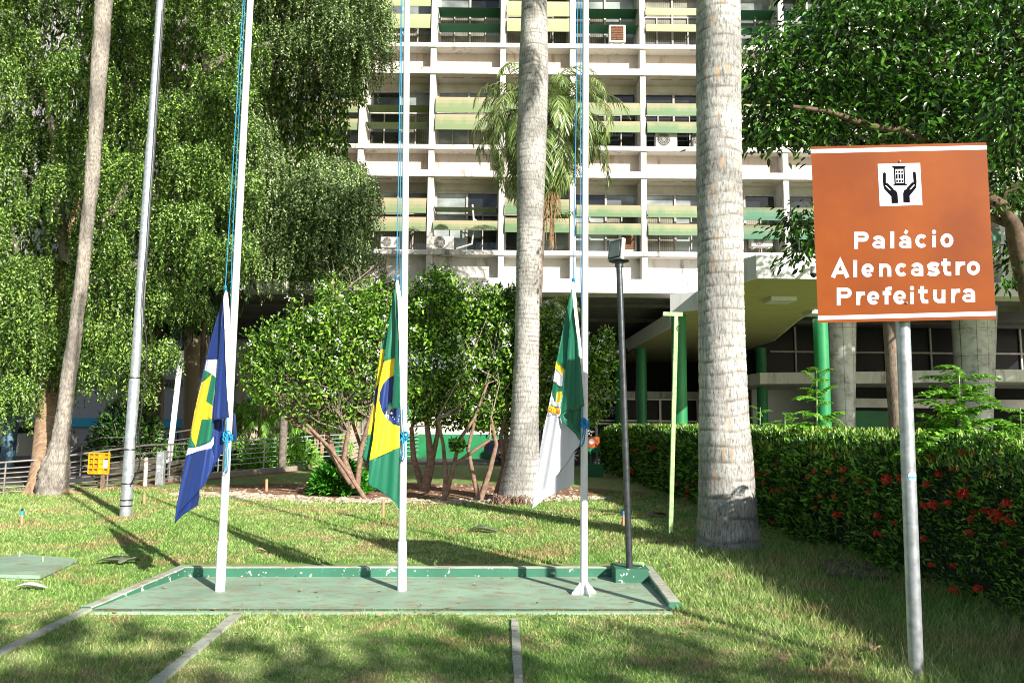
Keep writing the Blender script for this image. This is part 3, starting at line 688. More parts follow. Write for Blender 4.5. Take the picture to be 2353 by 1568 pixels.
def ropes(i, apex, ktx, kty, loopy, m, label, upx=None):
    base, d, rr = poles[i]; D = base.y; t = thing('halyard_rope', label, 'rope', P(ktx, kty, D), 'halyards on the flagpoles')
    A = P(apex[0], apex[1], D-.04); top = base+d*9.1+Vector((-rr-.02, 0, 0))
    mb = MB(); mb.tube([A, A.lerp(top, .5)+Vector((.01, 0, -.0)), top], .0042, 6)
    side = Vector((-rr-.012, -.01, 0)); z0 = P(ktx, kty, D).z
    mb.tube([base+d*(z0), base+d*3+side, base+d*6+side, base+d*9.1+side], .0035, 6)
    # small knot above flag
    for k in range(3): mb.tube([A+Vector((.012*math.cos(q), .012*math.sin(q), .01*k+.004*q)) for q in np.linspace(0, 6, 9)], .005, 5)
    mb.tube([A, P(apex[0]+4, apex[1]+40, D-.05), P(apex[0]+10, apex[1]+200, D-.05), P(ktx-4, kty-40, D-.06), P(ktx-2, kty, D-.06)], .005, 6)
    mb.build('line', m, t)
    # wrapped knot on the pole
    c = P(ktx, kty, D); f = (c-base).dot(d); c = base+d*f; mb = MB()
    for k in range(5):
        ph = random.uniform(0, 6); til = random.uniform(-.02, .02)
        mb.tube([c+Vector(((rr+.008)*math.cos(a), (rr+.008)*math.sin(a), -.03+.014*k+til*math.cos(a+ph))) for a in np.linspace(0, 2*math.pi, 19)], .0065, 6)
    for k in range(4):
        o = Vector((random.uniform(-.03, .03), -rr-.02, random.uniform(-.02, .03)))
        mb.tube([c+o+Vector((.022*math.cos(a), -.008*math.sin(a*2), .03*math.sin(a))) for a in np.linspace(0, 6.28, 12)], .006, 6)
    mb.build('knot', m, t)
    mb = MB(); e = loopy; pts = [c+Vector((0, -rr-.02, 0)), P(ktx-4, kty+30, D-.07), P(ktx-7, e-20, D-.07), P(ktx-10, e-4, D-.07), P(ktx-5, e, D-.07), P(ktx-1, e-8, D-.07), P(ktx+1, kty+35, D-.07), c+Vector((.01, -rr-.02, 0))]
    mb.tube(pts, .006, 6); mb.build('loose_loop', m, t)
ropes(0, (517, 668), 524, 1003, 1087, M['rope2'], 'pale blue rope knotted on the leftmost flagpole')
ropes(1, (911, 648), 929, 1002, 1060, M['rope2'], 'blue rope knotted on the middle flagpole')
ropes(2, (1317, 650), 1341, 975, 1025, M['rope'], 'dark blue rope knotted on the right flagpole')

def flag(name, label, origin, D, apex, layers, k1=26, ph=0., loc=None):
    """layers: list of (offset, amp, phase, [(mat key, polygon in crop pixels)...]); folds radiate from the apex"""
    cv = lambda x, y: ((origin[0]+x/2.24)/1.23044, (origin[1]+y/2.24)/1.23044)
    vs = []; fs = []; ms = []
    ax, ay = cv(*apex)
    for (off, amp, phs, polys) in layers:
        pf = [[cv(*q) for q in p] for _, p in polys]
        xs = [q[0] for p in pf for q in p]; ys = [q[1] for p in pf for q in p]
        grid = [(x+((j % 2)*2.0), y) for j, y in enumerate(np.arange(min(ys), max(ys), 4.)) for x in np.arange(min(xs), max(xs), 4.)]
        allv, f = union2d(pf, grid); o = len(vs)
        for p in allv:
            dy = max(p.y-ay, 1.); th = (p.x-ax)/(dy+30); am = amp*min(1, dy/260)
            dd = D+off+am*math.sin(th*k1+phs+dy*.0035)+.35*am*math.sin(th*k1*2.3+phs*2+1+dy*.008)+.004*math.sin(dy*.05+p.x*.06)+.25*am*math.sin(th*k1*4.7+phs+dy*.013)
            vs.append(P(p.x, p.y, dd))
        for q, of in f:
            fs.append([i+o for i in q]); ms.append(CLK.index(polys[max(of)][0]))
    me = bpy.data.meshes.new(name); me.from_pydata([tuple(v) for v in vs], [], fs)
    for k in CLK: me.materials.append(CL[k])
    me.polygons.foreach_set('material_index', ms); me.polygons.foreach_set('use_smooth', [True]*len(fs)); me.update()
    o = link(name, me, None, label, 'flag', 'flags hanging limp on the flagpoles')
    sm = o.modifiers.new('th', 'SOLIDIFY'); sm.thickness = .003; sm.offset = 0
    return o, cv
hdr1 = [(410,70),(422,48),(434,60),(447,200),(450,400),(448,600),(443,862),(436,840),(425,600),(414,300),(406,100)]
B1 = [(405,98),(414,300),(425,600),(441,852),(395,856),(343,870),(347,800),(362,600),(378,450),(398,170)]
f1A = [(404,92),(415,300),(400,600),(352,760),(345,880),(352,980),(336,1050),(352,1110),(330,1190),(292,1268),(252,1312),(180,1390),(118,1455),(98,1520),(104,1440),(140,1250),(175,1060),(198,945),(230,780),(255,660),(293,490),(345,290)]
flag1, cv1 = flag('flag', 'dark blue flag with white ring, green disc and yellow star on the left pole', (450, 800), PB[0].y-.09, (412, 70), [
    (.0, .03, 0.5, [('b', f1A),
        ('w', [(300,487),(376,480),(368,560),(360,600),(333,575),(288,550)]),
        ('g', [(288,550),(333,575),(268,630)]), ('g', [(333,575),(362,600),(350,700),(337,776),(298,748)]),
        ('y', [(333,575),(298,748),(337,776),(333,858),(270,862),(232,1035),(208,990),(198,945),(230,780),(268,630)]),
        ('g', [(333,858),(338,930),(325,1000),(232,1037),(270,862)]), ('g', [(198,945),(208,990),(232,1035),(183,1042)]),
        ('w', [(183,1042),(232,1037),(290,1020),(325,1002),(344,972),(346,1015),(328,1045),(240,1065),(170,1090)])]),
    (-.075, .028, 2.2, [('b', B1)]),
    (-.09, .01, 0., [('h', hdr1)]),
    (.07, .02, 1., [('b', [(343,868),(420,858),(414,1040),(380,1100),(335,1188),(352,1108),(336,1050),(352,980)])]),
    (.1, .02, 1., [('b', [(470,820),(482,830),(492,985),(470,1015)])]),
    (.03, .03, 0., [('b', [(252,1312),(256,1345),(244,1405),(190,1438),(140,1475),(98,1520),(118,1455),(180,1390)])])])
hdr2 = [(308,92),(316,70),(328,75),(345,180),(352,330),(353,600),(352,892),(340,888),(338,700),(330,450),(322,200)]
flag2, cv2 = flag('flag', 'green flag with yellow rhombus and blue globe hanging on the middle pole', (980, 760), PB[1].y-.09, (317, 80), [
    (.0, .022, 1.0, [('g', [(310,98),(322,150),(330,560),(336,890),(335,1128),(333,1525),(300,1470),(250,1430),(190,1390),(135,1365),(143,1212),(165,1080),(185,880),(205,720),(235,585),(262,380),(285,220)]),
        ('y', [(235,585),(330,552),(335,1128),(143,1212),(165,1080),(185,880),(205,720)]),
        ('b', [(330,670),(295,675),(260,692),(230,730),(210,780),(205,830),(220,890),(250,945),(295,982),(335,993)]),
        ('w', [(240,935),(262,872),(285,865),(305,866),(303,882),(277,890),(262,955)])]),
    (-.07, .02, 3.0, [('g', [(318,110),(326,300),(332,600),(341,886),(312,880),(284,888),(288,860),(297,700),(305,560),(312,250)])]),
    (-.09, .01, 0., [('h', hdr2)]),
    (.045, .02, 2.0, [('g', [(262,380),(285,220),(300,120),(290,260),(262,430),(240,512),(217,505),(240,430)]), ('y', [(217,505),(242,512),(207,720),(186,880),(168,980),(150,1045),(130,1052),(165,870),(190,700)]),
        ('b', [(207,722),(196,790),(180,880),(172,850),(178,772),(192,738)]), ('g', [(130,1052),(150,1045),(172,970),(165,1080),(150,1160),(140,1232),(95,1190),(110,1150),(128,1105)])]),
    (.1, .01, 1., [('g', [(385,865),(393,870),(400,955),(388,930)])])])
hdr3 = [(368,100),(378,80),(388,85),(402,200),(422,400),(442,600),(456,872),(446,870),(430,620),(408,450),(385,262),(378,200)]
flag3, cv3 = flag('flag', 'green and white city flag with yellow ribbon band hanging on the right pole', (1450, 760), PB[2].y-.09, (380, 85), [
    (.0, .03, 0.3, [('w', [(372,115),(380,250),(370,700),(330,880),(300,925),(312,965),(350,1000),(395,1040),(425,1090),(418,1122),(388,1150),(330,1240),(215,1375),(150,1440),(112,1525),(125,1450),(165,1180),(195,1000),(218,905),(247,765),(255,712),(273,582),(285,540),(315,380),(345,230)]),
        ('g', [(372,115),(380,250),(365,560),(345,650),(322,632),(273,582),(285,540),(315,380),(345,230)]),
        ('y', [(273,582),(322,632),(322,678),(268,628)]),
        ('g', [(255,712),(315,752),(308,775),(278,775),(268,850),(248,800),(247,765)]),
        ('y', [(278,775),(310,775),(302,835),(272,856)]),
        ('y', [(228,860),(302,882),(296,922),(218,905)])]),
    (-.08, .035, 2.0, [('g', [(381,225),(408,450),(430,640),(451,868),(400,876),(350,892),(296,926),(300,860),(320,700),(340,560),(350,440),(364,320)])]),
    (-.1, .01, 0., [('h', hdr3)]),
    (.07, .02, 0., [('g', [(300,922),(350,892),(430,876),(427,1060),(415,1080),(395,1040),(350,1000),(312,965)])]),
    (-.075, .01, 2.0, [('g', [(294,925),(345,900),(318,925),(330,945),(370,975),(412,1030),(424,1045),(424,1085),(395,1044),(352,1003),(310,968)])]),
    (.04, .02, 1.2, [('w', [(388,1150),(386,1355),(310,1400),(200,1450),(112,1525),(150,1440),(215,1375),(330,1240)])])])
def deco(fl, cv, D, polys, key):
    flat('emblem', polys, lambda x, y: P(*cv(x, y), D), CL[key], fl)
# star and band lettering on the middle flag, ribbon lettering on the right flag
star = [(283+9*(1 if k % 2 == 0 else .42)*math.sin(k*math.pi/5), 912-9*(1 if k % 2 == 0 else .42)*math.cos(k*math.pi/5)) for k in range(10)]
def glyph(ch, x, y, w, h, t):
    d = {'C': [[(w, .2*h), (.6*w, 0), (.2*w, .05*h), (0, .4*h), (0, .6*h), (.2*w, .95*h), (.6*w, h), (w, .8*h)]], 'A': [[(0, h), (w/2, 0), (w, h)], [(.2*w, .65*h), (.8*w, .65*h)]],
         'L': [[(0, 0), (0, h), (w, h)]], 'D': [[(0, 0), (.6*w, .05*h), (w, .4*h), (w, .6*h), (.6*w, .95*h), (0, h), (0, 0)]], 'O': [arc(w/2, h/2, w/2, h/2, 0, 360, 12)],
         'R': [[(0, h), (0, 0), (w*.8, 0), (w, h*.25), (w*.8, h*.5), (0, h*.5)], [(w*.5, h*.5), (w, h)]]}[ch]
    out = []
    for st in d: out += ribbon([(x+a, y+b) for a, b in st], t)
    return out
def place(polys, o, ang):
    c, s = math.cos(R(ang)), math.sin(R(ang)); return [[(o[0]+(x-o[0])*c-(y-o[1])*s, o[1]+(x-o[0])*s+(y-o[1])*c) for x, y in p] for p in polys]
deco(flag2, cv2, PB[1].y-.135, [star]+[[(328+dx, y), (332+dx, y-4), (335+dx, y), (332+dx, y+4)] for dx, y in ((0, 928), (-3, 950), (-5, 962), (-30, 950), (-40, 936))], 'w')
gl = []
for ch, x in (('O', 0), ('R', 13), ('D', 26)): gl += glyph(ch, 262+x, 868, 8, 14, 3)
deco(flag2, cv2, PB[1].y-.14, place(gl, (262, 880), -50), 'g')
gl = []
for ch, x in (('C', 0), ('A', 14), ('L', 31), ('D', 49), ('O', 64)): gl += glyph(ch, 224+x, 877, 10, 22, 4)
deco(flag3, cv3, PB[2].y-.142, place(gl, (224, 890), 12), 'r')

# ------------------------------------------------------------------ tourist sign
sg = thing('tourist_sign', 'square orange brown sign on a galvanised post with white lettering and hands pictogram', 'sign', G(2105, 1552))
SD = G(2105, 1552).y
c_tl, c_tr, c_br, c_bl = P(1863, 338, SD-.02), P(2264, 327, SD-.115), P(2288, 735, SD-.115), P(1882, 742, SD-.02)
sn = ((c_tr-c_tl).cross(c_bl-c_tl)).normalized()
if sn.y > 0: sn = -sn
def onsign(x, y, off=0.):
    r = ray(x, y); o = Vector((0,0,CAMH)); pl0 = c_tl+sn*off; t = (pl0-o).dot(sn)/r.dot(sn); return o+r*t
scv = lambda x, y: ((2250+x/2.8517)/1.23044, (380+y/2.8517)/1.23044)
def S(off): return lambda x, y: onsign(*scv(x, y), off)
mb = MB()
rc = []
for (cx, cy, a0) in ((128,108,180),(1524,75,270),(1602,1478,0),(187,1508,90)):
    rc += [(cx+9*math.cos(R(a0+t)), cy+9*math.sin(R(a0+t))) for t in (0, 45, 90)]
fr = [S(0)(*p) for p in rc]; bk = [S(-.004)(*p) for p in rc]; n = len(rc)
mb.add(fr+bk, [tuple(range(n)), tuple(range(2*n-1, n-1, -1))]+[(i, n+i, n+(i+1) % n, (i+1) % n) for i in range(n)])
def mk_signmat():
    m, nt, b = newmat('orange_brown_sheeting'); v = texco(nt, 'World'); n1 = noise(nt, v, 2.5, 4); n2 = noise(nt, texco(nt, 'World', (1,1,.4)), 45, 5, .7)
    c = ramp(nt, n1, [(.3, (.2,.038,.0008)), (.7, (.28,.06,.001))]); c = mix(nt, ramp(nt, n2, [(.72, 0.), (.78, .35)]), c, (.6,.35,.2)); lk(nt, c, b.inputs['Base Color'])
    b.inputs['Roughness'].default_value = .55; b.inputs['Specular IOR Level'].default_value = .15; return m
mb.build('panel', mk_signmat(), sg)
M['signwhite'] = plain('white_sheeting', (.56,.58,.63), .4, var=.05, vs=30, bmp=.02)
M['ink'] = plain('black_ink', (.006,.006,.01), .9, bmp=0, spec=.05)
flat('stripe', [[(117,120),(1537,88),(1539,122),(118,154)]], S(.0012), M['signwhite'], sg)
flat('stripe', [[(175,1462),(1612,1423),(1612,1460),(176,1495)]], S(.0012), M['signwhite'], sg)
flat('pictogram_plate', [[(657,238),(999,230),(1018,569),(674,580)]], S(.0014), M['signwhite'], sg)
pk = [[(770,256),(887,253),(878,268),(782,270)], [(785,403),(893,400),(893,410),(785,413)]]
pk += ribbon([(792,275),(870,273),(877,396),(799,398)], 10, True)
for r_ in ((293, 310), (320, 357), (367, 384)):
    for c_ in ((804, 817), (825, 840), (848, 861)):
        sh = (r_[0]-300)*.06; pk.append([(c_[0]+sh, r_[0]), (c_[1]+sh, r_[0]), (c_[1]+sh, r_[1]), (c_[0]+sh, r_[1])])
def hand(mir):
    q = ribbon([(712, 318), (712, 380), (716, 412), (724, 430)], 24)+[arc(712, 318, 12, 12, 180, 360, 8)]
    q += [[(706, 420), (724, 418), (760, 452), (780, 440), (808, 457), (818, 482), (823, 553), (771, 555), (768, 500), (712, 440)]]
    q += ribbon([(732, 402), (778, 446)], 21)+[arc(732, 402, 10.5, 10.5, 0, 340, 10)]
    if mir: q = [[(1665+(y-320)*.1-x, y-6) for x, y in p] for p in q]
    return q
pk += hand(0)+hand(1)
flat('pictogram', pk, S(.0024), M['ink'], sg)
wl = ribbon([(721, 412), (758, 448)], 8); wl += [[(1665+(y-320)*.1-x, y-6) for x, y in p] for p in wl]
flat('pictogram_line', wl, S(.0034), M['signwhite'], sg)
SWT = 31.
def let(ch, x0, x1, y0, y1):
    w = x1-x0; h = y1-y0; s = SWT; k = s/2; P_ = []
    def st(pts, ww=s): 
        P_.extend(ribbon([(x0+a, y0+b) for a, b in pts], ww))
    if ch == 'l': st([(w/2, 0), (w/2, h)])
    elif ch == 'i': st([(w/2, h*.34), (w/2, h)]); P_.append([(x0+w/2+18*math.cos(a), y0+18+18*math.sin(a)) for a in np.linspace(0, 6.28, 16)[:-1]])
    elif ch == 'o': P_.extend(ribbon(arc(x0+w/2, y0+h/2, w/2-k, h/2-k, 0, 350, 24), s, True))
    elif ch == 'c': st(arc(w/2, h/2, w/2-k, h/2-k, 40, 320, 22))
    elif ch == 'e': st(arc(w/2, h/2, w/2-k, h/2-k, 42, 352, 24)); st([(k, h*.53), (w-6, h*.53)], 18)
    elif ch in 'aá':
        st(arc(w*.5, h*.42, w*.5-k, h*.42-k, 205, 340, 12)+[(w-k, h*.5), (w-k, h)]); st(arc(w*.47, h*.7, w*.47-k*.9, h*.3-k*.75, 0, 350, 18), 24)
        if ch == 'á': st([(w*.52, -h*.14), (w*.66, -h*.42)], 26)
    elif ch == 'n': st([(k, 0), (k, h)]); st([(k, h*.55)]+arc(w*.5, h*.45, w*.5-k, h*.45-k, 190, 350, 12)+[(w-k, h*.6), (w-k, h)])
    elif ch == 'u': st([(w-k, 0), (w-k, h)]); st([(k, 0), (k, h*.5)]+arc(w*.5, h*.55, w*.5-k, h*.45-k, 170, 10, 12))
    elif ch == 'r': st([(k, 0), (k, h)]); st([(k, h*.6), (w*.32, h*.3), (w*.6, k*.95), (w, k*.9)])
    elif ch == 's': st([(w*.93, h*.25), (w*.7, k*.95), (w*.35, k*.9), (k*.95, h*.27), (w*.22, h*.43), (w*.75, h*.55), (w-k*.95, h*.73), (w*.65, h-k*.9), (w*.3, h-k*.9), (w*.06, h*.77)], 33)
    elif ch == 't': st([(w*.4, 0), (w*.4, h*.7), (w*.52, h-k*1.1), (w*.75, h-k*.95), (w, h-k)]); st([(0, h*.3), (w*.92, h*.3)], 32)
    elif ch == 'f': st([(w, k*.9), (w*.75, k*.95), (w*.5, k*1.3), (w*.42, h*.3), (w*.42, h)]); st([(0, h*.36), (w*.92, h*.36)], 32)
    elif ch == 'P': st([(k, 0), (k, h)]); st([(k, k)]+arc(w-h*.29, h*.29, h*.29-k, h*.29-k, -90, 90, 10)+[(k, h*.58-k)])
    elif ch == 'A': st([(k*.9, h), (w*.5, k*.5), (w-k*.9, h)], 36); st([(w*.25, h*.7), (w*.75, h*.7)], 28)
    return P_
LET = [('P',468,585,785,922),('a',612,715,815,920),('l',755,795,780,917),('á',825,928,815,917),('c',960,1060,803,914),('i',1090,1132,768,910),('o',1163,1267,798,911),
    ('A',282,428,1013,1153),('l',457,495,1012,1150),('e',527,628,1040,1150),('n',668,767,1040,1146),('c',800,900,1036,1145),('a',922,1025,1033,1142),('s',1057,1155,1030,1140),('t',1168,1250,1000,1138),('r',1285,1362,1025,1134),('o',1375,1482,1020,1133),
    ('P',327,448,1235,1378),('r',485,555,1266,1374),('e',572,672,1262,1372),('f',697,772,1226,1370),('e',783,887,1256,1368),('i',912,955,1220,1365),('t',982,1065,1222,1362),('u',1103,1203,1250,1359),('r',1248,1322,1245,1356),('a',1337,1443,1240,1352)]
for k, (a, b) in enumerate(((0, 7), (7, 17), (17, 27))):
    pl = []
    for q in LET[a:b]: pl += let(*q)
    flat('lettering', pl, S(.0014), M['signwhite'], sg)
for (x, y) in ((834, 217), (888, 1358)):
    c = S(0)(x, y); mb = MB(); mb.tube([c, c+sn*.005, c+sn*.009], [.0085, .007, .002], 12); mb.build('bolt', M['galv'], sg)
pt = P(2072, 700, SD+.02); pb = G(2105, 1552); pd = (pt-pb).normalized(); r_ = 30.5*SD/FPX/2
mb = MB(); mb.tube([pb-pd*.1, pb+pd*.6, pt, pt+pd*.75], r_, 24); mb.build('post', M['galv'], sg)
mb = MB(); mb.beam(onsign(1990, 400, -.02), onsign(2140, 396, -.02), .03, .04); mb.beam(onsign(2000, 690, -.02), onsign(2150, 687, -.02), .03, .04); mb.build('bracket', M['galv'], sg)
c = pb+pd*((P(2088, 1093, SD).z-pb.z)/pd.z); mb = MB(); vs = []
for j in range(9):
    for i in range(9):
        u = (i-4)/4; v = (j-4)/4; q = max(abs(u), abs(v)) or 1; l = math.hypot(u, v) or 1; u2, v2 = u*q/l, v*q/l
        an = -math.pi/2+.12+u2*.72; vs.append(c+Vector((math.cos(an)*(r_+.0012), math.sin(an)*(r_+.0012), v2*.028)))
fs = [(j*9+i, j*9+i+1, (j+1)*9+i+1, (j+1)*9+i) for j in range(8) for i in range(8)]
mb.add(vs, fs, True); mb.m = [1 if f[0]//9 in (2, 3) else 0 for f in fs]
mb.build('sticker', [M['sticker'], plain('sticker_blue', (.1,.5,.72), .5)], sg)

# ------------------------------------------------------------------ floodlight post, T post, galvanised mast
lp = thing('floodlight_post', 'dark steel pipe with a square floodlight on top, standing on the green block', 'floodlight', G(1446, 1303, .135))
b0 = G(1446, 1303, .135); tp = P(1422, 606, b0.y+.02); mb = MB(); mb.tube([b0, tp], [15*b0.y/FPX/2, 14.5*b0.y/FPX/2], 18); mb.build('pipe', M['steel_dark'], lp)
mb = MB(); mb.tube([tp-Vector((0,0,.03)), tp+Vector((0,0,.025))], .04, 16); mb.tube([tp+Vector((0,0,.025)), tp+Vector((0,0,.035))], .1, 20); mb.tube([tp+Vector((0,0,.03)), tp+Vector((0,0,.09))], .012, 8)
mb.build('mounting_plate', M['steel_dark'], lp)
hc = P(1416, 574, b0.y); u = Vector((.62, -.72, 0)).normalized(); nf = Vector((-.72, -.55, .12)).normalized(); hx = nf.cross(Vector((0,0,1))).normalized(); hz = hx.cross(nf).normalized()
hl = .09; hh = .105
mb = MB(); mb.obox(hc, hx*hl, nf*.022, hz*hh); mb.obox(hc-nf*.035, hx*hl*.6, nf*.02, hz*hh*.6); h_ = mb.build('lamp_head', M['ac'], lp)
mb = MB(); mb.obox(hc+nf*.0235, hx*hl*.86, nf*.002, hz*hh*.86); mb.build('gasket', M['black'], h_)
mb = MB(); mb.obox(hc+nf*.027, hx*hl*.74, nf*.002, hz*hh*.74); mb.build('glass', mk_glass('lamp_glass', (.45,.5,.45)), h_)
tpst = thing('green_t_post', 'slim lime green post with a short crossbar at its top, by the hedge', 'post', G(1540, 1224))
b0 = G(1540, 1224); D = b0.y; t1 = P(1553, 726, D); wq = 9*D/FPX
mb = MB(); mb.beam(b0, t1, wq, wq, up=Vector((0,1,0))); mb.build('upright', M['lime'], tpst)
mb = MB(); mb.beam(P(1523, 721, D), P(1567, 722, D), .05, .055, up=Vector((0,0,1))); mb.build('crossbar', M['lime'], tpst)
mb = MB(); mb.tube([P(1558, 726, D-.03), P(1560, 745, D-.03), P(1555, 752, D-.03), P(1556, 760, D-.03)], .006, 6); mb.build('wire', M['black'], tpst)
gm = thing('galvanised_mast', 'tall grey galvanised mast with black straps and a loose cable, left on the lawn', 'mast', G(288, 1186))
b0 = G(288, 1186); D = b0.y; t1 = P(368, 0, D); d = (t1-b0).normalized(); zy = lambda y: (P(300, y, D).z)/d.z
mb = MB(); k_ = D/FPX/2
mb.tube([b0, b0+d*zy(868), b0+d*zy(866)], [25*k_, 23.5*k_, 21*k_], 20); mb.tube([b0+d*zy(872), b0+d*zy(330), b0+d*zy(326)], [21*k_, 20*k_, 17.5*k_], 20); mb.tube([b0+d*zy(330), b0+d*10.5], [17.5*k_, 15*k_], 20)
mb.build('shaft', M['galv'], gm)
for y in (869, 1033, 1111, 1149, 1162):
    c = b0+d*zy(y); mb = MB(); mb.tube([c, c+Vector((0,0,.018))], (24.6 if y < 900 else 26.2)*k_, 18); mb.build('strap', M['black'], gm)
cab = [(302,1108),(318,1075),(322,1040),(316,1000),(322,955),(333,880),(337,800),(327,700),(331,640),(340,560),(345,470),(352,380),(360,260),(369,120),(378,0)]
mb = MB(); mb.tube([P(x+1, y, D-.16 if x > 300 else D-.13) for x, y in cab], .011, 6); mb.build('cable', M['black'], gm)

# ------------------------------------------------------------------ palms
def frond(o, az, el, L, droop, nl, ll, lw_, pos, axs, nrs, Ls, Ws, rach, hang=.5, seg=10):
    """appends leaflets to lists; returns rachis path"""
    hd = np.array([math.cos(az), math.sin(az), 0]); pts = [np3(o)]; e = el; st = L/seg
    for i in range(seg):
        pts.append(pts[-1]+(hd*math.cos(e)+np.array([0,0,1])*math.sin(e))*st); e -= droop/seg*(1+1.2*i/seg)
    pts = np.array(pts); rach.append(pts)
    side = np.array([-hd[1], hd[0], 0])
    t = np.linspace(.12, 1, nl); idx = np.clip((t*seg).astype(int), 0, seg-1); fr_ = t*seg-idx
    base = pts[idx]*(1-fr_[:,None])+pts[idx+1]*fr_[:,None]; tan = nrm(pts[idx+1]-pts[idx])
    for s in (-1, 1):
        a = tan*.55+side*s*(1-.5*t[:,None])+np.array([0,0,-1])*hang+rng.normal(0, .12, (nl, 3)); prof = np.sin(np.clip(t*.93+.07, 0, 1)*math.pi)**.6*.85+.15
        pos.append(base); axs.append(a); nrs.append(np.cross(tan, side*s)*s+rng.normal(0, .3, (nl, 3))); Ls.append(ll*prof*rng.uniform(.85, 1.1, nl)); Ws.append(np.full(nl, lw_))
def droopleaf(pos, axis, nor, L, Wd):
    axis = nrm(axis); side = nrm(np.cross(axis, nor)); L = L[:,None]; Wd = Wd[:,None]; N = len(pos); dn = np.array([0,0,-1.])
    p1 = pos+axis*L*.5; ax2 = nrm(axis+dn*.8); p2 = p1+ax2*L*.5; v = np.empty((N, 5, 3))
    v[:,0] = pos+side*Wd*.3; v[:,1] = pos-side*Wd*.3; v[:,2] = p1-side*Wd*.5; v[:,3] = p1+side*Wd*.5; v[:,4] = p2
    b = np.arange(N)[:,None]*5
    return v.reshape(-1,3), np.concatenate([b+np.array([[0,1,2,3]])], 1), (b+np.array([[3,2,4]]))
def crown(parent, c, n, L, ll, lw_, m, elr=(-.5, 1.3), hang=.5, nl=60, droop=1.7, name='frond', rr=.02, azr=None, jit=.08):
    pos, axs, nrs, Ls, Ws, ra = [], [], [], [], [], []
    for i in range(n):
        el = elr[0]+(elr[1]-elr[0])*((i+.5)/n)**.8+random.uniform(-.1, .1); az = i*2.39996+random.uniform(-.2, .2)
        if azr: az = azr[0]+(azr[1]-azr[0])*random.random()
        o = Vector(c)+Vector((random.uniform(-jit, jit), random.uniform(-jit, jit), random.uniform(-jit, jit)*2))
        frond(o, az, el, L*random.uniform(.85, 1.1), droop*random.uniform(.8, 1.15), nl, ll, lw_, pos, axs, nrs, Ls, Ws, ra, hang)
    pos, axs, nrs, Ls, Ws = (np.concatenate(q) for q in (pos, axs, nrs, Ls, Ws))
    v, q4, t3 = droopleaf(pos, axs, nrs, Ls, Ws); t4 = np.concatenate([t3, t3[:,2:3]], 1)
    # triangles and quads in one mesh via from separate loops
    me = bpy.data.meshes.new(name); me.vertices.add(len(v)); me.vertices.foreach_set('co', v.astype(np.float32).ravel())
    nl_ = len(q4)*4+len(t3)*3; me.loops.add(nl_); me.loops.foreach_set('vertex_index', np.concatenate([q4.ravel(), t3.ravel()]).astype(np.int32))
    me.polygons.add(len(q4)+len(t3)); me.polygons.foreach_set('loop_start', np.concatenate([np.arange(len(q4))*4, len(q4)*4+np.arange(len(t3))*3]).astype(np.int32))
    me.materials.append(m); r = rng.random(len(q4)); a = me.attributes.new('rnd', 'FLOAT', 'FACE'); a.data.foreach_set('value', np.concatenate([r, r]).astype(np.float32)); me.update(calc_edges=True)
    link(name, me, parent)
    mb = MB()
    for p in ra: mb.tube(p[::2] if len(p) > 8 else p, [rr*(1-.8*i/(len(p[::2])-1)) for i in range(len(p[::2]))], 5, caps=False)
    mb.build('frond_rib', M['twig'], parent)
def ground_r(x, y): return G(x, y)
def trunk(mb, prof, D, k_, step=5, n=84, ringsp=.2, amp=.01, rough=.006, foot=0):
    """trunk with real ring grooves, lumps and a slightly fluted foot"""
    ys = np.array([p[1] for p in prof], float)[::-1]; xs = np.array([p[0] for p in prof], float)[::-1]; ws = np.array([p[2] for p in prof], float)[::-1]
    yy = np.arange(ys[-1], ys[0], -step); kk = max(3, int(60/step)//2*2+1); sm = lambda a: np.convolve(np.pad(np.interp(yy, ys, a), kk//2, mode='edge'), np.ones(kk)/kk, 'valid')
    X, Wd = sm(xs), sm(ws); C = np.array([tuple(P(x, y, D)) for x, y in zip(X, yy)]); an = np.linspace(0, 2*math.pi, n, endpoint=False)
    r = np.random.default_rng(int(prof[0][0])); ph = r.uniform(0, 6.28, 12); vs = []
    lum = sum(np.sin(an[None]*k+ph[k]+C[:,2:3]*(1.3+k*.9)) for k in range(1, 6))/5
    zb = np.clip(C[:,2:3], 0, 30); zz = (zb/(ringsp*.55)-(1/(ringsp*.55)-1/(ringsp*1.3))*1.8*(1-np.exp(-zb/1.8)))+.16*np.sin(an[None]+ph[7]+C[:,2:3]*.6)+.07*np.sin(3*an[None]+ph[8]+C[:,2:3]*3); fr = zz-np.floor(zz)
    ring = -np.exp(-((fr-.5)/.07)**2)+.35*np.clip(fr-.5, 0, 1)
    rad = (Wd*k_)[:,None]+amp*ring+rough*lum*1.4+r.normal(0, rough*.35, (len(C), n))
    fl = np.exp(-np.clip(C[:,2:3], 0, 9)/.25); rad = rad*(1+.05*fl*np.sin(an[None]*5+ph[9])) + foot*np.exp(-np.clip(C[:,2:3]-.9, 0, 9)/.3)*(r.normal(0, 1, (len(C), n))*.5+np.sin(an[None]*7+C[:,2:3]*9)+np.sin(an[None]*11-C[:,2:3]*14))
    V = C[:,None,:]+np.stack([np.cos(an)[None]*rad, np.sin(an)[None]*rad, np.zeros_like(rad)], 2)
    fs = [(i*n+k, i*n+(k+1) % n, (i+1)*n+(k+1) % n, (i+1)*n+k) for i in range(len(C)-1) for k in range(n)]
    mb.add(V.reshape(-1, 3).tolist(), fs, True)
    return (np.exp(-((fr-.5)/.06)**2)+.35*np.exp(-((fr-.58)/.1)**2)).ravel()
def ringattr(o, r):
    a = o.data.attributes.new('ring', 'FLOAT', 'POINT'); a.data.foreach_set('value', r.astype(np.float32))
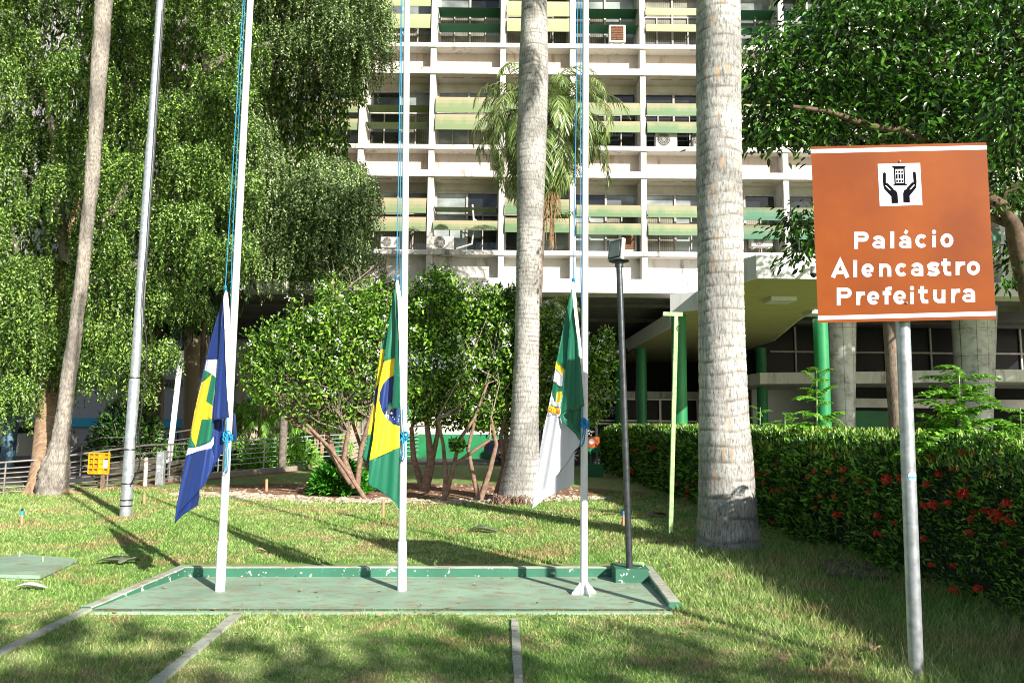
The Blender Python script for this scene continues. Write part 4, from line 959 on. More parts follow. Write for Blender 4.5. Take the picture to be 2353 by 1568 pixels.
# big palm on the right
D = G(1671, 1268).y; k_ = D/FPX/2
bp = thing('royal_palm', 'thick pale grey royal palm trunk standing beside the flowering hedge', 'palm tree', G(1671, 1268))
prof = [(1671,1275,146),(1671,1255,144),(1670,1200,137),(1668,1120,128),(1666,1050,124),(1664,985,118),(1661,900,112),(1658,800,108),(1655,640,108),(1653,480,108),(1651,300,108),(1650,120,109),(1649,-60,108),(1648,-260,104),(1647,-600,96)]
mb = MB(); rg = trunk(mb, prof, D+.32, k_, 4, 90, .24, .0045, .006); ringattr(mb.build('trunk', M['palm_big'], bp), rg)
top = P(1647, -600, D+.32); mb = MB(); mb.tube([top, top+Vector((0,0,.9)), top+Vector((0,0,1.8))], [.28, .24, .1], 16); mb.build('crownshaft', M['green_col'], bp)
crown(bp, top+Vector((0,0,1.7)), 12, 3.2, .6, .04, LF['frond'], (-.2, 1.2), .3, 50)
# middle palm
D = G(1192, 1156).y; k_ = D/FPX/2
mp = thing('royal_palm', 'slender ringed royal palm trunk standing behind the left edge of the white flag', 'palm tree', G(1192, 1156))
prof = [(1194,1160,108),(1194,1130,100),(1197,1090,86),(1202,1040,74),(1205,980,66),(1207,900,62),(1209,820,58),(1212,700,57),(1216,560,61),(1219,420,68),(1222,300,73),(1225,180,73),(1227,80,68),(1227,0,62),(1228,-150,54),(1229,-400,48)]
mb = MB(); rg = trunk(mb, prof, D+.3, k_, 2.5, 60, .14, .005, .006); ringattr(mb.build('trunk', M['palm_mid'], mp), rg)
c0 = P(1168, 1146, D-.1); rt = MB()
for i in range(90):
    a = c0+Vector((random.uniform(-.28, .4), random.uniform(-.12, .12), random.uniform(0, .1))); rt.tube([a, a+Vector((random.uniform(-.05, .05), -.04, -.03)), Vector((a.x+random.uniform(-.12, .1), a.y-.1, 0))], .008, 5)
rt.build('root_mass', M['bark_b'], mp)
top = P(1229, -400, D+.3); crown(mp, top+Vector((0,0,.6)), 12, 2.8, .5, .04, LF['frond'], (-.2, 1.2), .3, 50)
# queen palm in front of the facade
DQ = 20.5; cq = P(1252, 285, DQ); qp = thing('feather_palm', 'bushy feather palm with drooping green fronds in front of the office facade', 'palm tree', (cq.x-.2, DQ, 0))
mb = MB(); mb.tube([(cq.x-.25, DQ, 0), (cq.x-.2, DQ, 5), cq], [.17, .14, .13], 14); mb.build('trunk', M['palm_dark'], qp)
crown(qp, cq, 62, 3.0, .62, .027, LF['frond'], (-1.15, 1.4), .45, 62, 1.9, rr=.02, jit=.16)
mb = MB()
for (x, y0, y1) in ((1262,440,545),(1270,430,570),(1282,440,500),(1250,450,520)):
    for k in range(11):
        a = P(x+random.uniform(-4, 4), y0, DQ-.5); mb.tube([a, a+Vector((random.uniform(-.1, .1), random.uniform(-.1, .1), -.4)), P(x+random.uniform(-9, 9), y1+random.uniform(-20, 10), DQ-.5)], .008, 4, caps=False)
mb.build('seed_stalk', M['frond_dry'], qp)
# leaning coconut trunk at far left
D = G(120, 1136).y; k_ = D/FPX/2
lpalm = thing('leaning_palm', 'thin leaning palm trunk with swollen scarred base at the left', 'palm tree', G(120, 1136))
prof = [(119,1138,62),(121,1110,62),(124,1085,64),(129,1062,56),(134,1035,42),(139,1005,36),(147,950,33),(158,870,31),(173,760,29),(190,620,28),(203,500,29),(212,400,30),(219,300,31),(227,180,35),(233,80,38),(239,0,38),(246,-120,34),(252,-300,30)]
mb = MB(); rg = trunk(mb, prof, D+.1, k_, 5, 40, .16, .006, .014, .012); ringattr(mb.build('trunk', M['palm_thin'], lpalm), rg)
crown(lpalm, P(252, -310, D+.1), 14, 3.0, .55, .04, LF['frond'], (-.3, 1.2), .5, 50)
# small palms by the ramp
for (x, D, h, lab) in ((612, 25.5, 2.3, 'small areca palm left of the shrub by the ramp railing'), (560, 27, 2.0, 'small areca palm behind the ramp railing next to the left flagpole'), (745, 28, 1.9, 'small areca palm in the shade behind the left shrub')):
    c = P(x, 900, D); t = thing('areca_palm', lab, 'palm', (c.x, D, 0), 'small palms behind the ramp')
    mb = MB()
    for q in range(4):
        a = Vector((c.x+random.uniform(-.25, .25), D+random.uniform(-.2, .2), 0)); mb.tube([a, a+Vector((random.uniform(-.2, .2), 0, h))], [.05, .035], 8)
    mb.build('stem', M['bark_l'], t); crown(t, (c.x, D, h*.75), 16, 1.5, .4, .035, LF['fern'], (-.1, 1.4), .4, 34, 1.5, rr=.012, jit=.3)
for (x, y, D, L_) in ((470, 640, 24, 2.4), (372, 720, 27, 1.8)):
    c = P(x, y, D); t = thing('fan_palm', 'dark palm crown behind the weeping branches '+('above the travertine column' if x > 450 else 'beside the leaning white pole'), 'palm tree', (c.x, D, 0))
    mb = MB(); mb.tube([(c.x, D, 0), (c.x+.1, D, c.z*.5), c], [.1, .09, .08], 10); mb.build('trunk', M['palm_dark'], t)
    crown(t, c, 22, L_, .5, .035, LF['tree'], (-.7, 1.2), .6, 50, 1.8)
c = P(2052, 850, 13.5); t = thing('dark_palm_trunk', 'narrow dark ringed palm trunk behind the hedge and the sign post', 'palm tree', (c.x, 13.5, 0))
mb = MB(); mb.tube([(c.x+.03, 13.5, 0), (c.x-.03, 13.5, 4), (c.x-.1, 13.5, 8.2)], [.13, .12, .11], 18); mb.build('trunk', M['palm_dark'], t)
crown(t, (c.x-.1, 13.5, 8.3), 12, 2.2, .45, .04, LF['frond'], (-.2, 1.2), .4, 40)
for (x, y, L_) in ((1270, 660, 1.1), (1165, 665, 1.1)):
    c = P(x, y+60, 19.0); t = thing('young_palm', 'young palm with arching fronds '+('right' if x > 1200 else 'left')+' of the ringed palm trunk above the shrubs', 'palm', (c.x, 19.0, 0))
    mb = MB(); mb.tube([(c.x, 19.0, 0), c], .06, 8); mb.build('trunk', M['palm_dark'], t); crown(t, c, 12, 1.3, .32, .03, LF['frond'], (.1, 1.35), .4, 36, 1.7, rr=.012)

# ------------------------------------------------------------------ weeping trees
def weep(parent, tassels, m, leafL=.084, leafW=.034, dens=1., name='crown'):
    pos, ax, nr, Ls, Ws = [], [], [], [], []
    for (c, r, hang, ns) in tassels:
        ns = int(ns*dens); th = rng.uniform(0, 2*math.pi, ns); ph = np.arccos(rng.uniform(.0, 1, ns)); rr_ = r*rng.uniform(.75, 1.1, ns)
        root = np3(c)+np.stack([np.cos(th)*np.sin(ph)*rr_, np.sin(th)*np.sin(ph)*rr_*.8, np.cos(ph)*rr_*.8], 1)
        out = np.stack([np.cos(th)*np.sin(ph), np.sin(th)*np.sin(ph), np.zeros(ns)], 1)
        hl_ = hang*rng.uniform(.25, 1.1, ns)
        for k in range(ns):
            nn = max(4, int(hl_[k]/.024)); t = np.linspace(0, 1, nn)
            sway = out[k]*.25*np.sin(t*1.6)[:,None]*min(1, hl_[k])+rng.normal(0, .015, (nn, 3)); p = root[k]+sway+np.array([0,0,-1])*(t*hl_[k])[:,None]
            a = rng.normal(0, .5, (nn, 3))+out[k]*.4; a[:,2] -= .6
            pos.append(p); ax.append(a); nr.append(out[k]*.6+np.array([0,-.35,.75])+rng.normal(0, .45, (nn, 3))); Ls.append(leafL*rng.uniform(.6, 1.2, nn)); Ws.append(leafW*rng.uniform(.7, 1.2, nn))
    pos, ax, nr, Ls, Ws = (np.concatenate(q) for q in (pos, ax, nr, Ls, Ws))
    print(name, 'leaves', len(pos)); return foliage(name, pos, ax, nr, Ls, Ws, m, parent)
wt1 = thing('weeping_tree', 'big weeping tree at the left with hanging leafy strands and buttressed tan trunk', 'tree', G(92, 1138))
D = G(92, 1138).y; k_ = D/FPX/2
mb = MB(); mb.tube([P(88, 1145, D+.5), P(92, 1110, D+.5), P(98, 1060, D+.9), P(104, 1000, D+1.9), P(110, 900, D+4), P(150, 600, D+5), P(200, 380, D+5.2)], [76*k_, 54*k_, 48*k_, 52*k_, 50*k_, 36*k_, 20*k_], 16, wob=.08)
for (x0, x1) in ((60, 50), (75, 72), (150, 185), (110, 230)): mb.tube([P(95+(x0-95)*.3, 1090, D+.4), P(x0, 1125, D+.3), P(x1, 1138, D+.2)], [14*k_, 12*k_, 4*k_], 8, wob=.1)
mb.build('trunk', M['bark_l'], wt1)
mb = MB()
for path in (((116,850),(60,700),(20,500),(-60,380)), ((150,600),(260,480),(360,300),(470,160)), ((200,380),(300,200),(420,60),(520,-60)), ((120,800),(260,640),(380,560),(480,520)), ((150,600),(120,300),(80,80),(60,-150)), ((470,160),(540,120),(620,100)), ((330,330),(420,280),(520,250))):
    mb.tube([P(x, y, D+4.2+.1*j) for j, (x, y) in enumerate(path)], [.13, .09, .06, .03][:len(path)], 8, wob=.1)
mb.build('branch', M['bark_g'], wt1)
T = []
def edge_ok(x, y):
    # keep the dark opening at the lower right, where the street shows
    lo = np.interp(x, [-200, 0, 90, 150, 230, 330, 420, 480, 560], [1010, 1010, 1030, 960, 900, 940, 850, 690, 700])
    return y < lo
random.seed(11)
LIMX = [-200, 0, 90, 150, 230, 320, 350, 420, 480, 560]; LIMY = [1010, 1010, 1040, 1000, 930, 960, 850, 760, 700, 690]
masses = []; tries = 0
while len(masses) < 86 and tries < 9000:
    tries += 1; x = random.uniform(-240, 545); y = random.uniform(-460, 880)
    if all(math.hypot((x-a_)/1.0, (y-b_)/1.6) > 68 for a_, b_, *_ in masses) and y < np.interp(x, LIMX, LIMY)-70: masses.append((x, y, random.uniform(16.3, 19.4), random.uniform(.5, .85)))
for (x, y, Dd, r) in masses:
    for q in range(9):
        a_ = random.uniform(0, 6.283); c = P(x, y, Dd)+Vector((math.cos(a_)*r*.75, math.sin(a_)*r*.5, random.uniform(-.35, .3)*r)); c.y = max(c.y, 16.25)
        h = random.uniform(.5, 1.9)*(1.3 if q < 4 else .8); yb = y+h*FPX/Dd+20; lim = np.interp(x, LIMX, LIMY)
        if yb > lim: h = max(.2, (lim-y-20)*Dd/FPX)
        T.append((c, random.uniform(.16, .36), h, 19))
weep(wt1, T, LF['weep'])
# interior foliage closing the crown, leaves turned edge-on to the sun to look dark
N = 46000; xs = rng.uniform(-330, 545, N); ys = rng.uniform(-560, 880, N); Ds = rng.uniform(19.8, 21.6, N)
lim = np.interp(xs, [-200, 0, 90, 150, 230, 330, 360, 420, 480, 560], [980, 980, 1000, 900, 840, 850, 740, 690, 640, 640]); kx = ys < lim; xs, ys, Ds = xs[kx], ys[kx], Ds[kx]
pos = np.array([tuple(P(a, b, c)) for a, b, c in zip(xs, ys, Ds)]); n_ = len(pos)
foliage('inner_crown', pos, rng.normal(0, .4, (n_, 3))-[0,0,1.], rng.normal(0, .35, (n_, 3))+[.8,.6,0], rng.uniform(.16, .34, n_), rng.uniform(.1, .18, n_), LF['weep'], wt1)
wt2 = thing('weeping_tree', 'rounder grey green weeping tree right of the left flagpole in front of the facade', 'tree', (P(690, 900, 19.6).x, 19.6, 0))
mb = MB(); D = 19.6
mb.tube([(P(655, 900, 22.9).x, 22.9, 0), P(660, 760, 22.8), P(690, 500, 22.6), P(690, 250, 22.4), P(680, 0, 22.4), P(680, -200, 22.4)], [.12, .11, .1, .1, .09, .06], 12, wob=.06)
for path in (((705,520),(780,450),(840,400)), ((695,280),(780,180),(860,90)), ((685,100),(600,20),(560,-60)), ((700,500),(640,420),(600,380)), ((690,260),(610,180),(560,150))): mb.tube([P(x, y, 22.3-.5*j) for j, (x, y) in enumerate(path)], [.08, .05, .02], 8)
mb.build('trunk', M['bark_g'], wt2)
T = []
def clump(cx, cy, rx, ry, n, hmin, hmax, ylim, D0=18.8, D1=20.4, xr=None):
    for i in range(n):
        a = random.uniform(0, 2*math.pi); q = random.random()**.5; x = cx+rx*q*math.cos(a); y = cy+ry*q*math.sin(a); Dd = D0+(D1-D0)*(q**2*.7+.3*random.random())
        h = random.uniform(hmin, hmax); h = min(h, max(.25, (ylim(x)-y)*Dd/FPX)); T.append((P(x, y, Dd), random.uniform(.35, .6), h, 32))
clump(800, 40, 75, 120, 46, .6, 1.5, lambda x: np.interp(x, [700, 790, 880, 900], [330, 330, 270, 200]))
clump(700, -10, 120, 170, 44, .6, 1.8, lambda x: np.interp(x, [560, 640, 700], [250, 270, 320]))
clump(740, -200, 190, 150, 26, .6, 1.5, lambda x: 150)
clump(760, 450, 95, 80, 56, .5, 1.9, lambda x: np.interp(x, [650, 750, 830, 880], [700, 680, 650, 560]))
clump(700, 560, 80, 100, 26, .5, 1.4, lambda x: np.interp(x, [620, 700, 850], [700, 690, 650]), 19.4, 20.6)
clump(800, 590, 50, 60, 22, .4, 1.0, lambda x: 665)
clump(590, 420, 60, 240, 36, .6, 1.9, lambda x: 640, 19.2, 20.6)
weep(wt2, T, LF['weep2'], .084, .036)
N = 52000; xs = rng.uniform(545, 840, N); ys = rng.uniform(-350, 640, N); kx = ~((xs > 560+240) & (ys > 240) & (ys < 370)); xs, ys = xs[kx], ys[kx]; n_ = len(xs)
pos = np.array([tuple(P(a, b, c)) for a, b, c in zip(xs, ys, rng.uniform(20.8, 22.1, n_))])
foliage('inner_crown', pos, rng.normal(0, .4, (n_, 3))-[0,0,1.], rng.normal(0, .35, (n_, 3))+[.8,.6,0], rng.uniform(.1, .2, n_), rng.uniform(.05, .09, n_), LF['weep'], wt2)  # edge-on to the sun again, which darkens this inner crown

# ------------------------------------------------------------------ flowering shrubs
def shrub(label, base_px, D, blobs, stems, nleaf, nfl, m, twigs=0, leafL=.1, leafW=.05):
    b = G(*base_px); b = Vector((P(base_px[0], base_px[1], D).x, D, 0)); t = thing('flowering_shrub', label, 'shrub', b, 'white flowered shrubs in the soil bed')
    wt = np.array([rx*ry for (_, _, rx, ry, _) in blobs], float); wt /= wt.sum(); ch = rng.choice(len(blobs), nleaf, p=wt)
    bl_ = np.array(blobs, float)[ch]; n = nleaf
    # sub-clumps inside each blob
    dirs = sph(n); q = rng.random(n)**.28
    sub = 150; sc_c = sph(sub); scq = rng.random(sub)**.35*1.12; si = rng.integers(0, sub, n)
    off = sc_c[si]*scq[si][:,None]*.92+dirs*(rng.random(n)**.5)[:,None]*.25
    cen = np.array([tuple(P(x, y, D+dd)) for (x, y, rx, ry, dd) in blobs])[ch]
    rad = np.stack([bl_[:,2]*D/FPX, (bl_[:,2]+bl_[:,3])*.42*D/FPX, bl_[:,3]*D/FPX], 1)
    pos = cen+off*rad; keep = pos[:,2] > .25; pos = pos[keep]; off = off[keep]; n = len(pos)
    up = nrm(off+[0,-.35,.55]); foliage('crown', pos, rng.normal(0, .7, (n, 3))+up*.35, up+rng.normal(0, .45, (n, 3)), leafL*rng.uniform(.5, 1.2, n), leafW*rng.uniform(.7, 1.1, n), m, t, six=True)
    # stems
    mb = MB(); tw = MB()
    for pts in stems:
        mb.tube([P(x, y, D+dz_) for (x, y, dz_, r_) in pts], [r_ for *_, r_ in pts], 9, wob=.07)
    for i in range(twigs):
        k = rng.integers(0, len(pos)); e = Vector(pos[k]); s0 = random.choice(stems)[-1]; a = P(s0[0], s0[1], D+s0[2]); mid = a.lerp(e, .5)+Vector((random.uniform(-.15, .15), random.uniform(-.2, .1), random.uniform(-.1, .2)))
        tw.tube([a, mid, e], [.016, .011, .004], 5, caps=False)
        for j in range(2):
            e2 = mid+Vector((random.uniform(-.4, .4), random.uniform(-.35, .1), random.uniform(.2, .6))); tw.tube([mid, mid.lerp(e2, .5)+Vector((.03, 0, .03)), e2], [.008, .006, .003], 4, caps=False)
    mb.build('trunk', M['bark_b'], t)
    if twigs: tw.build('branch', M['twig'], t)
    # flowers: white five-petal clusters on the sunlit side
    lit = off@np.array([.4, -.7, .45]); idx = np.where((lit > .35))[0]; idx = rng.choice(idx, min(nfl, len(idx)), replace=False); fp = []; fa = []
    for k in idx:
        c = pos[k]+np.array([0,-.05,.05])
        for w in range(8): fp.append(c+rng.normal(0, .028, 3)); fa.append(rng.normal(0, 1, 3))
    fp = np.array(fp); fa = np.array(fa); fn = np.tile([.1,-.6,.7], (len(fp), 1))+rng.normal(0, .3, (len(fp), 3))
    foliage('blossom', fp, fa, fn, np.full(len(fp), .045), np.full(len(fp), .034), M['petal_w'], t)
    return t
shrub('wide shrub with bare tan twigs showing, left of the middle flagpole', (800, 1120), 14.6,
      [(640,800,80,70,.2),(720,780,90,90,.0),(800,760,90,110,.2),(700,880,110,80,-.1),(610,850,60,80,.2),(820,860,80,90,.1),(860,720,60,80,.3),(760,940,80,45,.2)],
      [[(842,1150,-.3,.045),(800,1085,-.2,.04),(760,1030,-.1,.035),(700,970,0,.03)], [(815,1120,.2,.07),(790,1050,.2,.055),(800,990,.1,.04)], [(790,1105,.5,.06),(760,1020,.4,.05),(740,960,.3,.035)],
       [(820,1120,.3,.06),(830,1030,.3,.05),(850,960,.2,.04)], [(805,1110,.1,.05),(740,1010,.0,.035),(655,960,0,.025)]], 15000, 60, LF['bush'], 170)
shrub('dense dark shrub right behind the middle flagpole', (1000, 1135), 15.0,
      [(990,720,80,90,.1),(1070,740,90,90,.0),(1130,780,70,100,.1),(1000,840,90,100,-.1),(1090,870,90,90,-.1),(960,900,60,70,.1),(1140,900,60,90,.2),(1010,660,50,50,.2),(900,780,50,110,.3),(1060,960,110,25,.1)],
      [[(975,1128,0,.1),(990,1060,0,.085),(985,1010,0,.06),(975,930,0,.04)], [(970,1120,.2,.07),(950,1050,.2,.06),(945,980,.2,.04)], [(985,1090,.1,.06),(1005,1000,.1,.05),(1010,920,.1,.035)]], 19000, 90, LF['bush'], 30)
shrub('shrub with thin forked trunks between the middle flagpole and the ringed palm', (1100, 1140), 14.4,
      [(1150,700,50,50,.5),(1165,820,45,90,.4),(1110,940,70,50,.3),(1050,1020,18,14,-.4)],
      [[(1020,1150,-.2,.05),(1024,1090,-.2,.042),(1018,1020,-.2,.036),(1005,960,-.2,.03)], [(1024,1140,-.2,.05),(1042,1070,-.2,.04),(1055,1010,-.2,.036),(1090,960,-.1,.03),(1120,880,0,.022)], [(1100,1145,-.1,.05),(1085,1085,-.1,.042),(1075,1030,-.1,.036),(1090,970,0,.03)],
       [(1104,1145,0,.06),(1125,1080,0,.05),(1140,1020,0,.04),(1128,960,0,.03)], [(1140,1140,.2,.07),(1158,1070,.2,.05),(1150,1000,.2,.04),(1165,940,.2,.03)], [(1042,1070,-.2,.036),(1080,1040,-.2,.034),(1125,1010,-.2,.028)]], 7000, 25, LF['bush'], 14)
shrub('flower covered shrub between the ringed palm and the right flagpole', (1290, 1100), 17.5,
      [(1262,760,40,60,.0),(1300,830,60,90,.0),(1370,830,45,55,-.1),(1270,900,50,70,.2),(1340,900,70,70,.1),(1390,780,24,30,0),(1300,960,70,50,.3)],
      [[(1290,1092,0,.06),(1295,1000,0,.05),(1300,900,0,.04)], [(1285,1090,.2,.05),(1330,1000,.1,.04),(1360,900,0,.03)]], 11000, 110, LF['bush'], 10)
shrub('tall thin shrub rising left of the middle flagpole against the facade', (880, 1100), 16.5,
      [(880,680,40,45,0),(850,740,60,60,.1),(760,690,40,70,.2),(740,760,50,60,.1)],
      [[(860,1095,0,.05),(855,900,0,.04),(868,720,0,.025),(888,590,.2,.015)], [(850,1090,0,.04),(770,850,0,.03),(765,640,0,.015)]], 6000, 18, LF['bush'], 8)
def lowbush(label, c, rx, ry, n, L_, W_, m, name='low_bush'):
    t = thing(name, label, 'bush', (c[0], c[1], 0)); d = sph(n); d[:,2] = abs(d[:,2]); q = (rng.random(n)**.35)[:,None]
    pos = np.array([c[0], c[1], .06])+d*q*np.array([rx, rx*.7, ry]); foliage('leaves', pos, d+rng.normal(0, .4, (n, 3)), np.array([0,-.4,.8])+rng.normal(0, .4, (n, 3)), L_*rng.uniform(.6, 1.1, n), W_*rng.uniform(.7, 1.1, n), m, t, six=True)
    mb = MB()
    for k in range(7): mb.tube([(c[0], c[1], 0), (c[0]+random.uniform(-.5, .5)*rx, c[1]+random.uniform(-.4, .4)*rx, ry*.7)], [.015, .006], 5)
    mb.build('stem', M['twig'], t); return t
c = G(772, 1140); lowbush('glossy bright green bush at the foot of the twiggy shrub', (c.x, c.y+.3), .62, .62, 1500, .17, .07, LF['low'])
c = P(650, 1050, 24); lowbush('low garden bush behind the ramp railing near the areca palm', (c.x, 24), 1.3, 1.0, 1800, .16, .06, LF['fern'])
c = P(560, 1050, 23.5); lowbush('low garden bush behind the ramp railing next to the blue flag', (c.x, 23.8), 1.2, .9, 1600, .16, .06, LF['fern'])
c = P(440, 1070, 22); lowbush('dark bush behind the railing right of the grey bollard', (c.x, 22.5), 1.3, .8, 1500, .16, .07, LF['tree'])
c = P(250, 900, 21); lowbush('dark rounded bush behind the railing above the yellow crate', (c.x+.1, 22), 1.2, 2.1, 3000, .16, .07, LF['tree'])

# ------------------------------------------------------------------ broadleaf tree on the right
rt_ = thing('broadleaf_tree', 'dark spreading broadleaf tree reaching in from the right above the sign', 'tree', (P(2420, 900, 12.0).x, 12.0, 0))
DB = 12.0
BR = [((2430,1080),(2400,800),(2345,600),(2330,520),(2300,470),(2210,420)), ((2330,520),(2290,505),(2240,480),(2200,450)), ((2345,600),(2380,420),(2370,250),(2330,60),(2300,-150)), ((2250,400),(2170,360),(2125,320),(2080,300),(2000,290),(1900,255),(1820,245)), ((2125,320),(2120,250),(2080,170),(2060,90)),
      ((2125,320),(2030,330),(1960,345),(1850,350)), ((2370,250),(2270,160),(2160,90),(2060,0)), ((2300,470),(2310,440),(2345,430)), ((2000,290),(1940,240),(1890,180),(1800,150)), ((2210,420),(2180,395),(2150,380),(2135,330)), ((2330,60),(2420,-40),(2500,-200)), ((2060,0),(1980,-60),(1900,-120))]
mb = MB()
for i, b in enumerate(BR):
    n = len(b); r0 = [.2, .08, .13, .085, .05, .05, .08, .04, .04, .06, .08, .04][i]
    mb.tube([P(x, y, DB-.25*j*(1 if i in (3,5,8) else .3)) for j, (x, y) in enumerate(b)], [r0*(1-.7*j/(n-1)) for j in range(n)], 9, wob=.06)
mb.build('trunk', plain('dark_brown_bark', (.13,.085,.055), .9, var=.4, vs=10, bmp=.5), rt_)
pos, ax, nr = [], [], []
random.seed(5)
def spray(cx, cy, rx, ry, n, d0, d1):
    for i in range(int(n*.86)):
        a = random.uniform(0, 6.283); q = random.random()**.5; x = cx+rx*q*math.cos(a); y = cy+ry*q*math.sin(a); Dd = random.uniform(d0, d1); c = np3(P(x, y, Dd)); k = random.randint(18, 34)
        o = rng.normal(0, 1, (k, 3))*[.26, .26, .07]; pos.append(c+o); aa = o*[1,1,.3]; aa[:,2] -= rng.uniform(.05, .6, k)*.25; ax.append(nrm(aa)+rng.normal(0, .25, (k, 3))-[0,0,.35]); nr.append(rng.normal(0, .35, (k, 3))+[0,-.25,1])
spray(1840, 140, 130, 75, 70, 10.6, 12.6); spray(1800, 235, 95, 75, 62, 10.8, 12.6); spray(2010, 90, 170, 130, 130, 10.3, 13); spray(2020, 240, 170, 95, 120, 10.8, 13.2)
spray(2220, 120, 160, 150, 160, 10.3, 13.4); spray(2230, 290, 140, 90, 110, 11, 13.4); spray(2340, 260, 60, 60, 26, 9.8, 11); spray(1770, 300, 70, 35, 26, 11, 12.4); spray(1900, 310, 60, 40, 24, 11, 12.4)
spray(2300, 400, 60, 90, 40, 11.4, 13.4); spray(1990, -40, 170, 70, 60, 10.6, 13); spray(2280, -80, 220, 120, 110, 10.6, 13.4); spray(2400, 60, 120, 200, 90, 10.6, 13.4); spray(1845, 540, 36, 70, 26, 12.4, 14); spray(2310, 590, 30, 60, 12, 11.4, 13); spray(2160, 40, 220, 220, 60, 13, 14.5)
pos, ax, nr = (np.concatenate(q) for q in (pos, ax, nr)); n = len(pos); print('tree leaves', n)
foliage('crown', pos, ax, nr, rng.uniform(.08, .17, n), rng.uniform(.042, .075, n), LF['tree'], rt_, six=True)

# ------------------------------------------------------------------ hedge with red flowers
hx_ = lambda y: 3.78-(y-5.47)*.048
HH = 1.3; HWD = 1.15
hg = thing('flowering_hedge', 'long clipped green hedge dotted with red flower heads along the right', 'hedge', (3.8, 6, 0))
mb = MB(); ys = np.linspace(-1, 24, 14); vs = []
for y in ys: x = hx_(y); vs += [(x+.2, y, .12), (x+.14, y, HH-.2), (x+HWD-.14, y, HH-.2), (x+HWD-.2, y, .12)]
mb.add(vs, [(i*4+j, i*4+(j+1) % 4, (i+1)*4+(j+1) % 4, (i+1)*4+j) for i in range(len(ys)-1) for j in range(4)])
M['hcore'] = plain('hedge_inner_shade', (.02,.03,.012), .95, var=.5, vs=18, bmp=.8); mb.build('dark_core', M['hcore'], hg)  # opaque dark box, its colour stands in for shade between the leaves
N = 105000
u = rng.random(N); yy = 1.5+(24.2-1.5)*u**1.75; side = rng.random(N); zz = np.where(side < .55, rng.random(N)**.8*HH, HH)
lump = .09*np.sin(yy*3.1)+.04*np.sin(yy*7.3+zz*4)+.03*np.sin(yy*13+zz*9)
dep = np.abs(rng.normal(0, .07, N)); x0 = 3.78-(yy-5.47)*.048
xx = np.where(side < .55, x0+.1*(1-zz/HH)**2*1.2+dep+lump*.8+.2*np.clip((zz-(HH-.28))/.28, 0, 1)**1.5, x0+rng.random(N)*HWD); zz = np.where(side < .55, np.maximum(zz, .06), HH-np.abs(rng.normal(0, .05, N))+lump*.6+.02*rng.normal(size=N))
zz = np.minimum(zz, HH+.05); pos = np.stack([xx, yy, zz], 1)
sc2 = np.clip(yy/7, .8, 2.2); L_ = .058*sc2*rng.uniform(.6, 1.25, N); top_ = side >= .55
ax = np.where(top_[:,None], rng.normal(0, .45, (N, 3))+[0,0,1.], rng.normal(0, .5, (N, 3))+[-.7,-.1,.55])
nr = np.where(top_[:,None], rng.normal(0, .6, (N, 3))+[.3,-.7,.4], rng.normal(0, .5, (N, 3))+[-.5,-.3,.75])
foliage('foliage', pos, ax, nr, L_, L_*.36, LF['hedge'], hg, six=True)
# far end face + sprigs on top
N = 17000; yy = 1.5+22*rng.random(N)**1.6; sh = rng.random(N) < .35; uu = rng.random(N); pos = np.stack([3.78-(yy-5.47)*.048+np.where(sh, .02+.2*uu, .15+uu*HWD*.85), yy, np.where(sh, HH-.22+.2*uu, HH-.02)+rng.random(N)**1.5*.13], 1)
LF['sprig'] = leafmat('sunlit_hedge_leaf', (.12,.24,.03), (.45,.6,.17), .25, rough=.35, wnoise=.2)  # paler leaf colour holds the sunlight on the hedge top
foliage('sprig', pos, rng.normal(0, .35, (N, 3))+[0,0,1.], rng.normal(0, .6, (N, 3))+[.3,-.8,.3], .065*np.clip(yy/8, .9, 2), .024*np.clip(yy/8, .9, 2), LF['sprig'], hg, six=True)
def flower_mesh(seed):
    r = np.random.default_rng(seed); n = 46; d = r.normal(size=(n, 3)); d[:,2] = np.abs(d[:,2]); d /= np.linalg.norm(d, axis=1, keepdims=True)
    p = d*[.036, .036, .034]; v, f = quadleaf(np.repeat(p, 3, 0), r.normal(size=(n*3, 3)), np.repeat(d, 3, 0)+r.normal(0, .2, (n*3, 3)), np.full(n*3, .017), np.full(n*3, .013)); return npmesh('flower_head', v, f, M['petal_r'])
FM = [flower_mesh(s) for s in range(4)]
flpx = [(2111,1055,1.),(2038,1102,1.4),(1938,1080,1),(1920,1182,.9),(1690,1140,.9) if 0 else (1905,1085,.8),(1990,1063,.9),(1850,1028,.8),(1840,1048,1.),(1795,1128,.9),(1870,1082,.7),(2215,1135,1.3),(2143,1160,1.1),(2180,1157,.9),(2288,1185,1.4),(2325,1195,1.2),(2315,1158,1.1),
        (2015,1185,.9),(2013,1225,.9),(2140,1298,.7),(2190,1355,.9),(2247,1352,.9),(2290,1400,1.1),(2022,1280+0,.9) if 0 else (2023,1228,.6),(2245,1085,.9),(2160,1075,1.),(2344,1060,1.4),(2180,1040,.9),(2235,1095+0,.8),(2190,1100,.8),(2070,1100,1.),(1975,1105,.7),(1790,1065,.7),(1755,1110,.7),
        (1460,1035,.8),(1475,1022,.7),(1453,1083,.8),(1520,1065,.8),(1500,1030,.8),(1570,1030,.8),(1580,1125,.8),(1578,1140,.7),(1595,1105,.7),(1560,1140,.6),(1775,1200,.6),(1782,1290,.5),(1740,1090,.7),(1762,1085,.6),(1825,1075,.6),(2100,1130,.6),(2260,1040,.7),(2060,1045,.8),(2082,1180,.6),(2290,1075,.8),(2125,1090,.9),(1545,1065,.6),(1485,1060,.6),(1555,1112,.6),(1590,1175,.6),(1995,1130,.6),(1960,1120,.6),(1885,1140,.6),(2310,1250,.6)]
for i in range(36):
    x = random.uniform(1740, 2345); y = random.uniform(1010, 1120+(x-1740)*.4); flpx.append((x, y, random.uniform(.4, .9)))
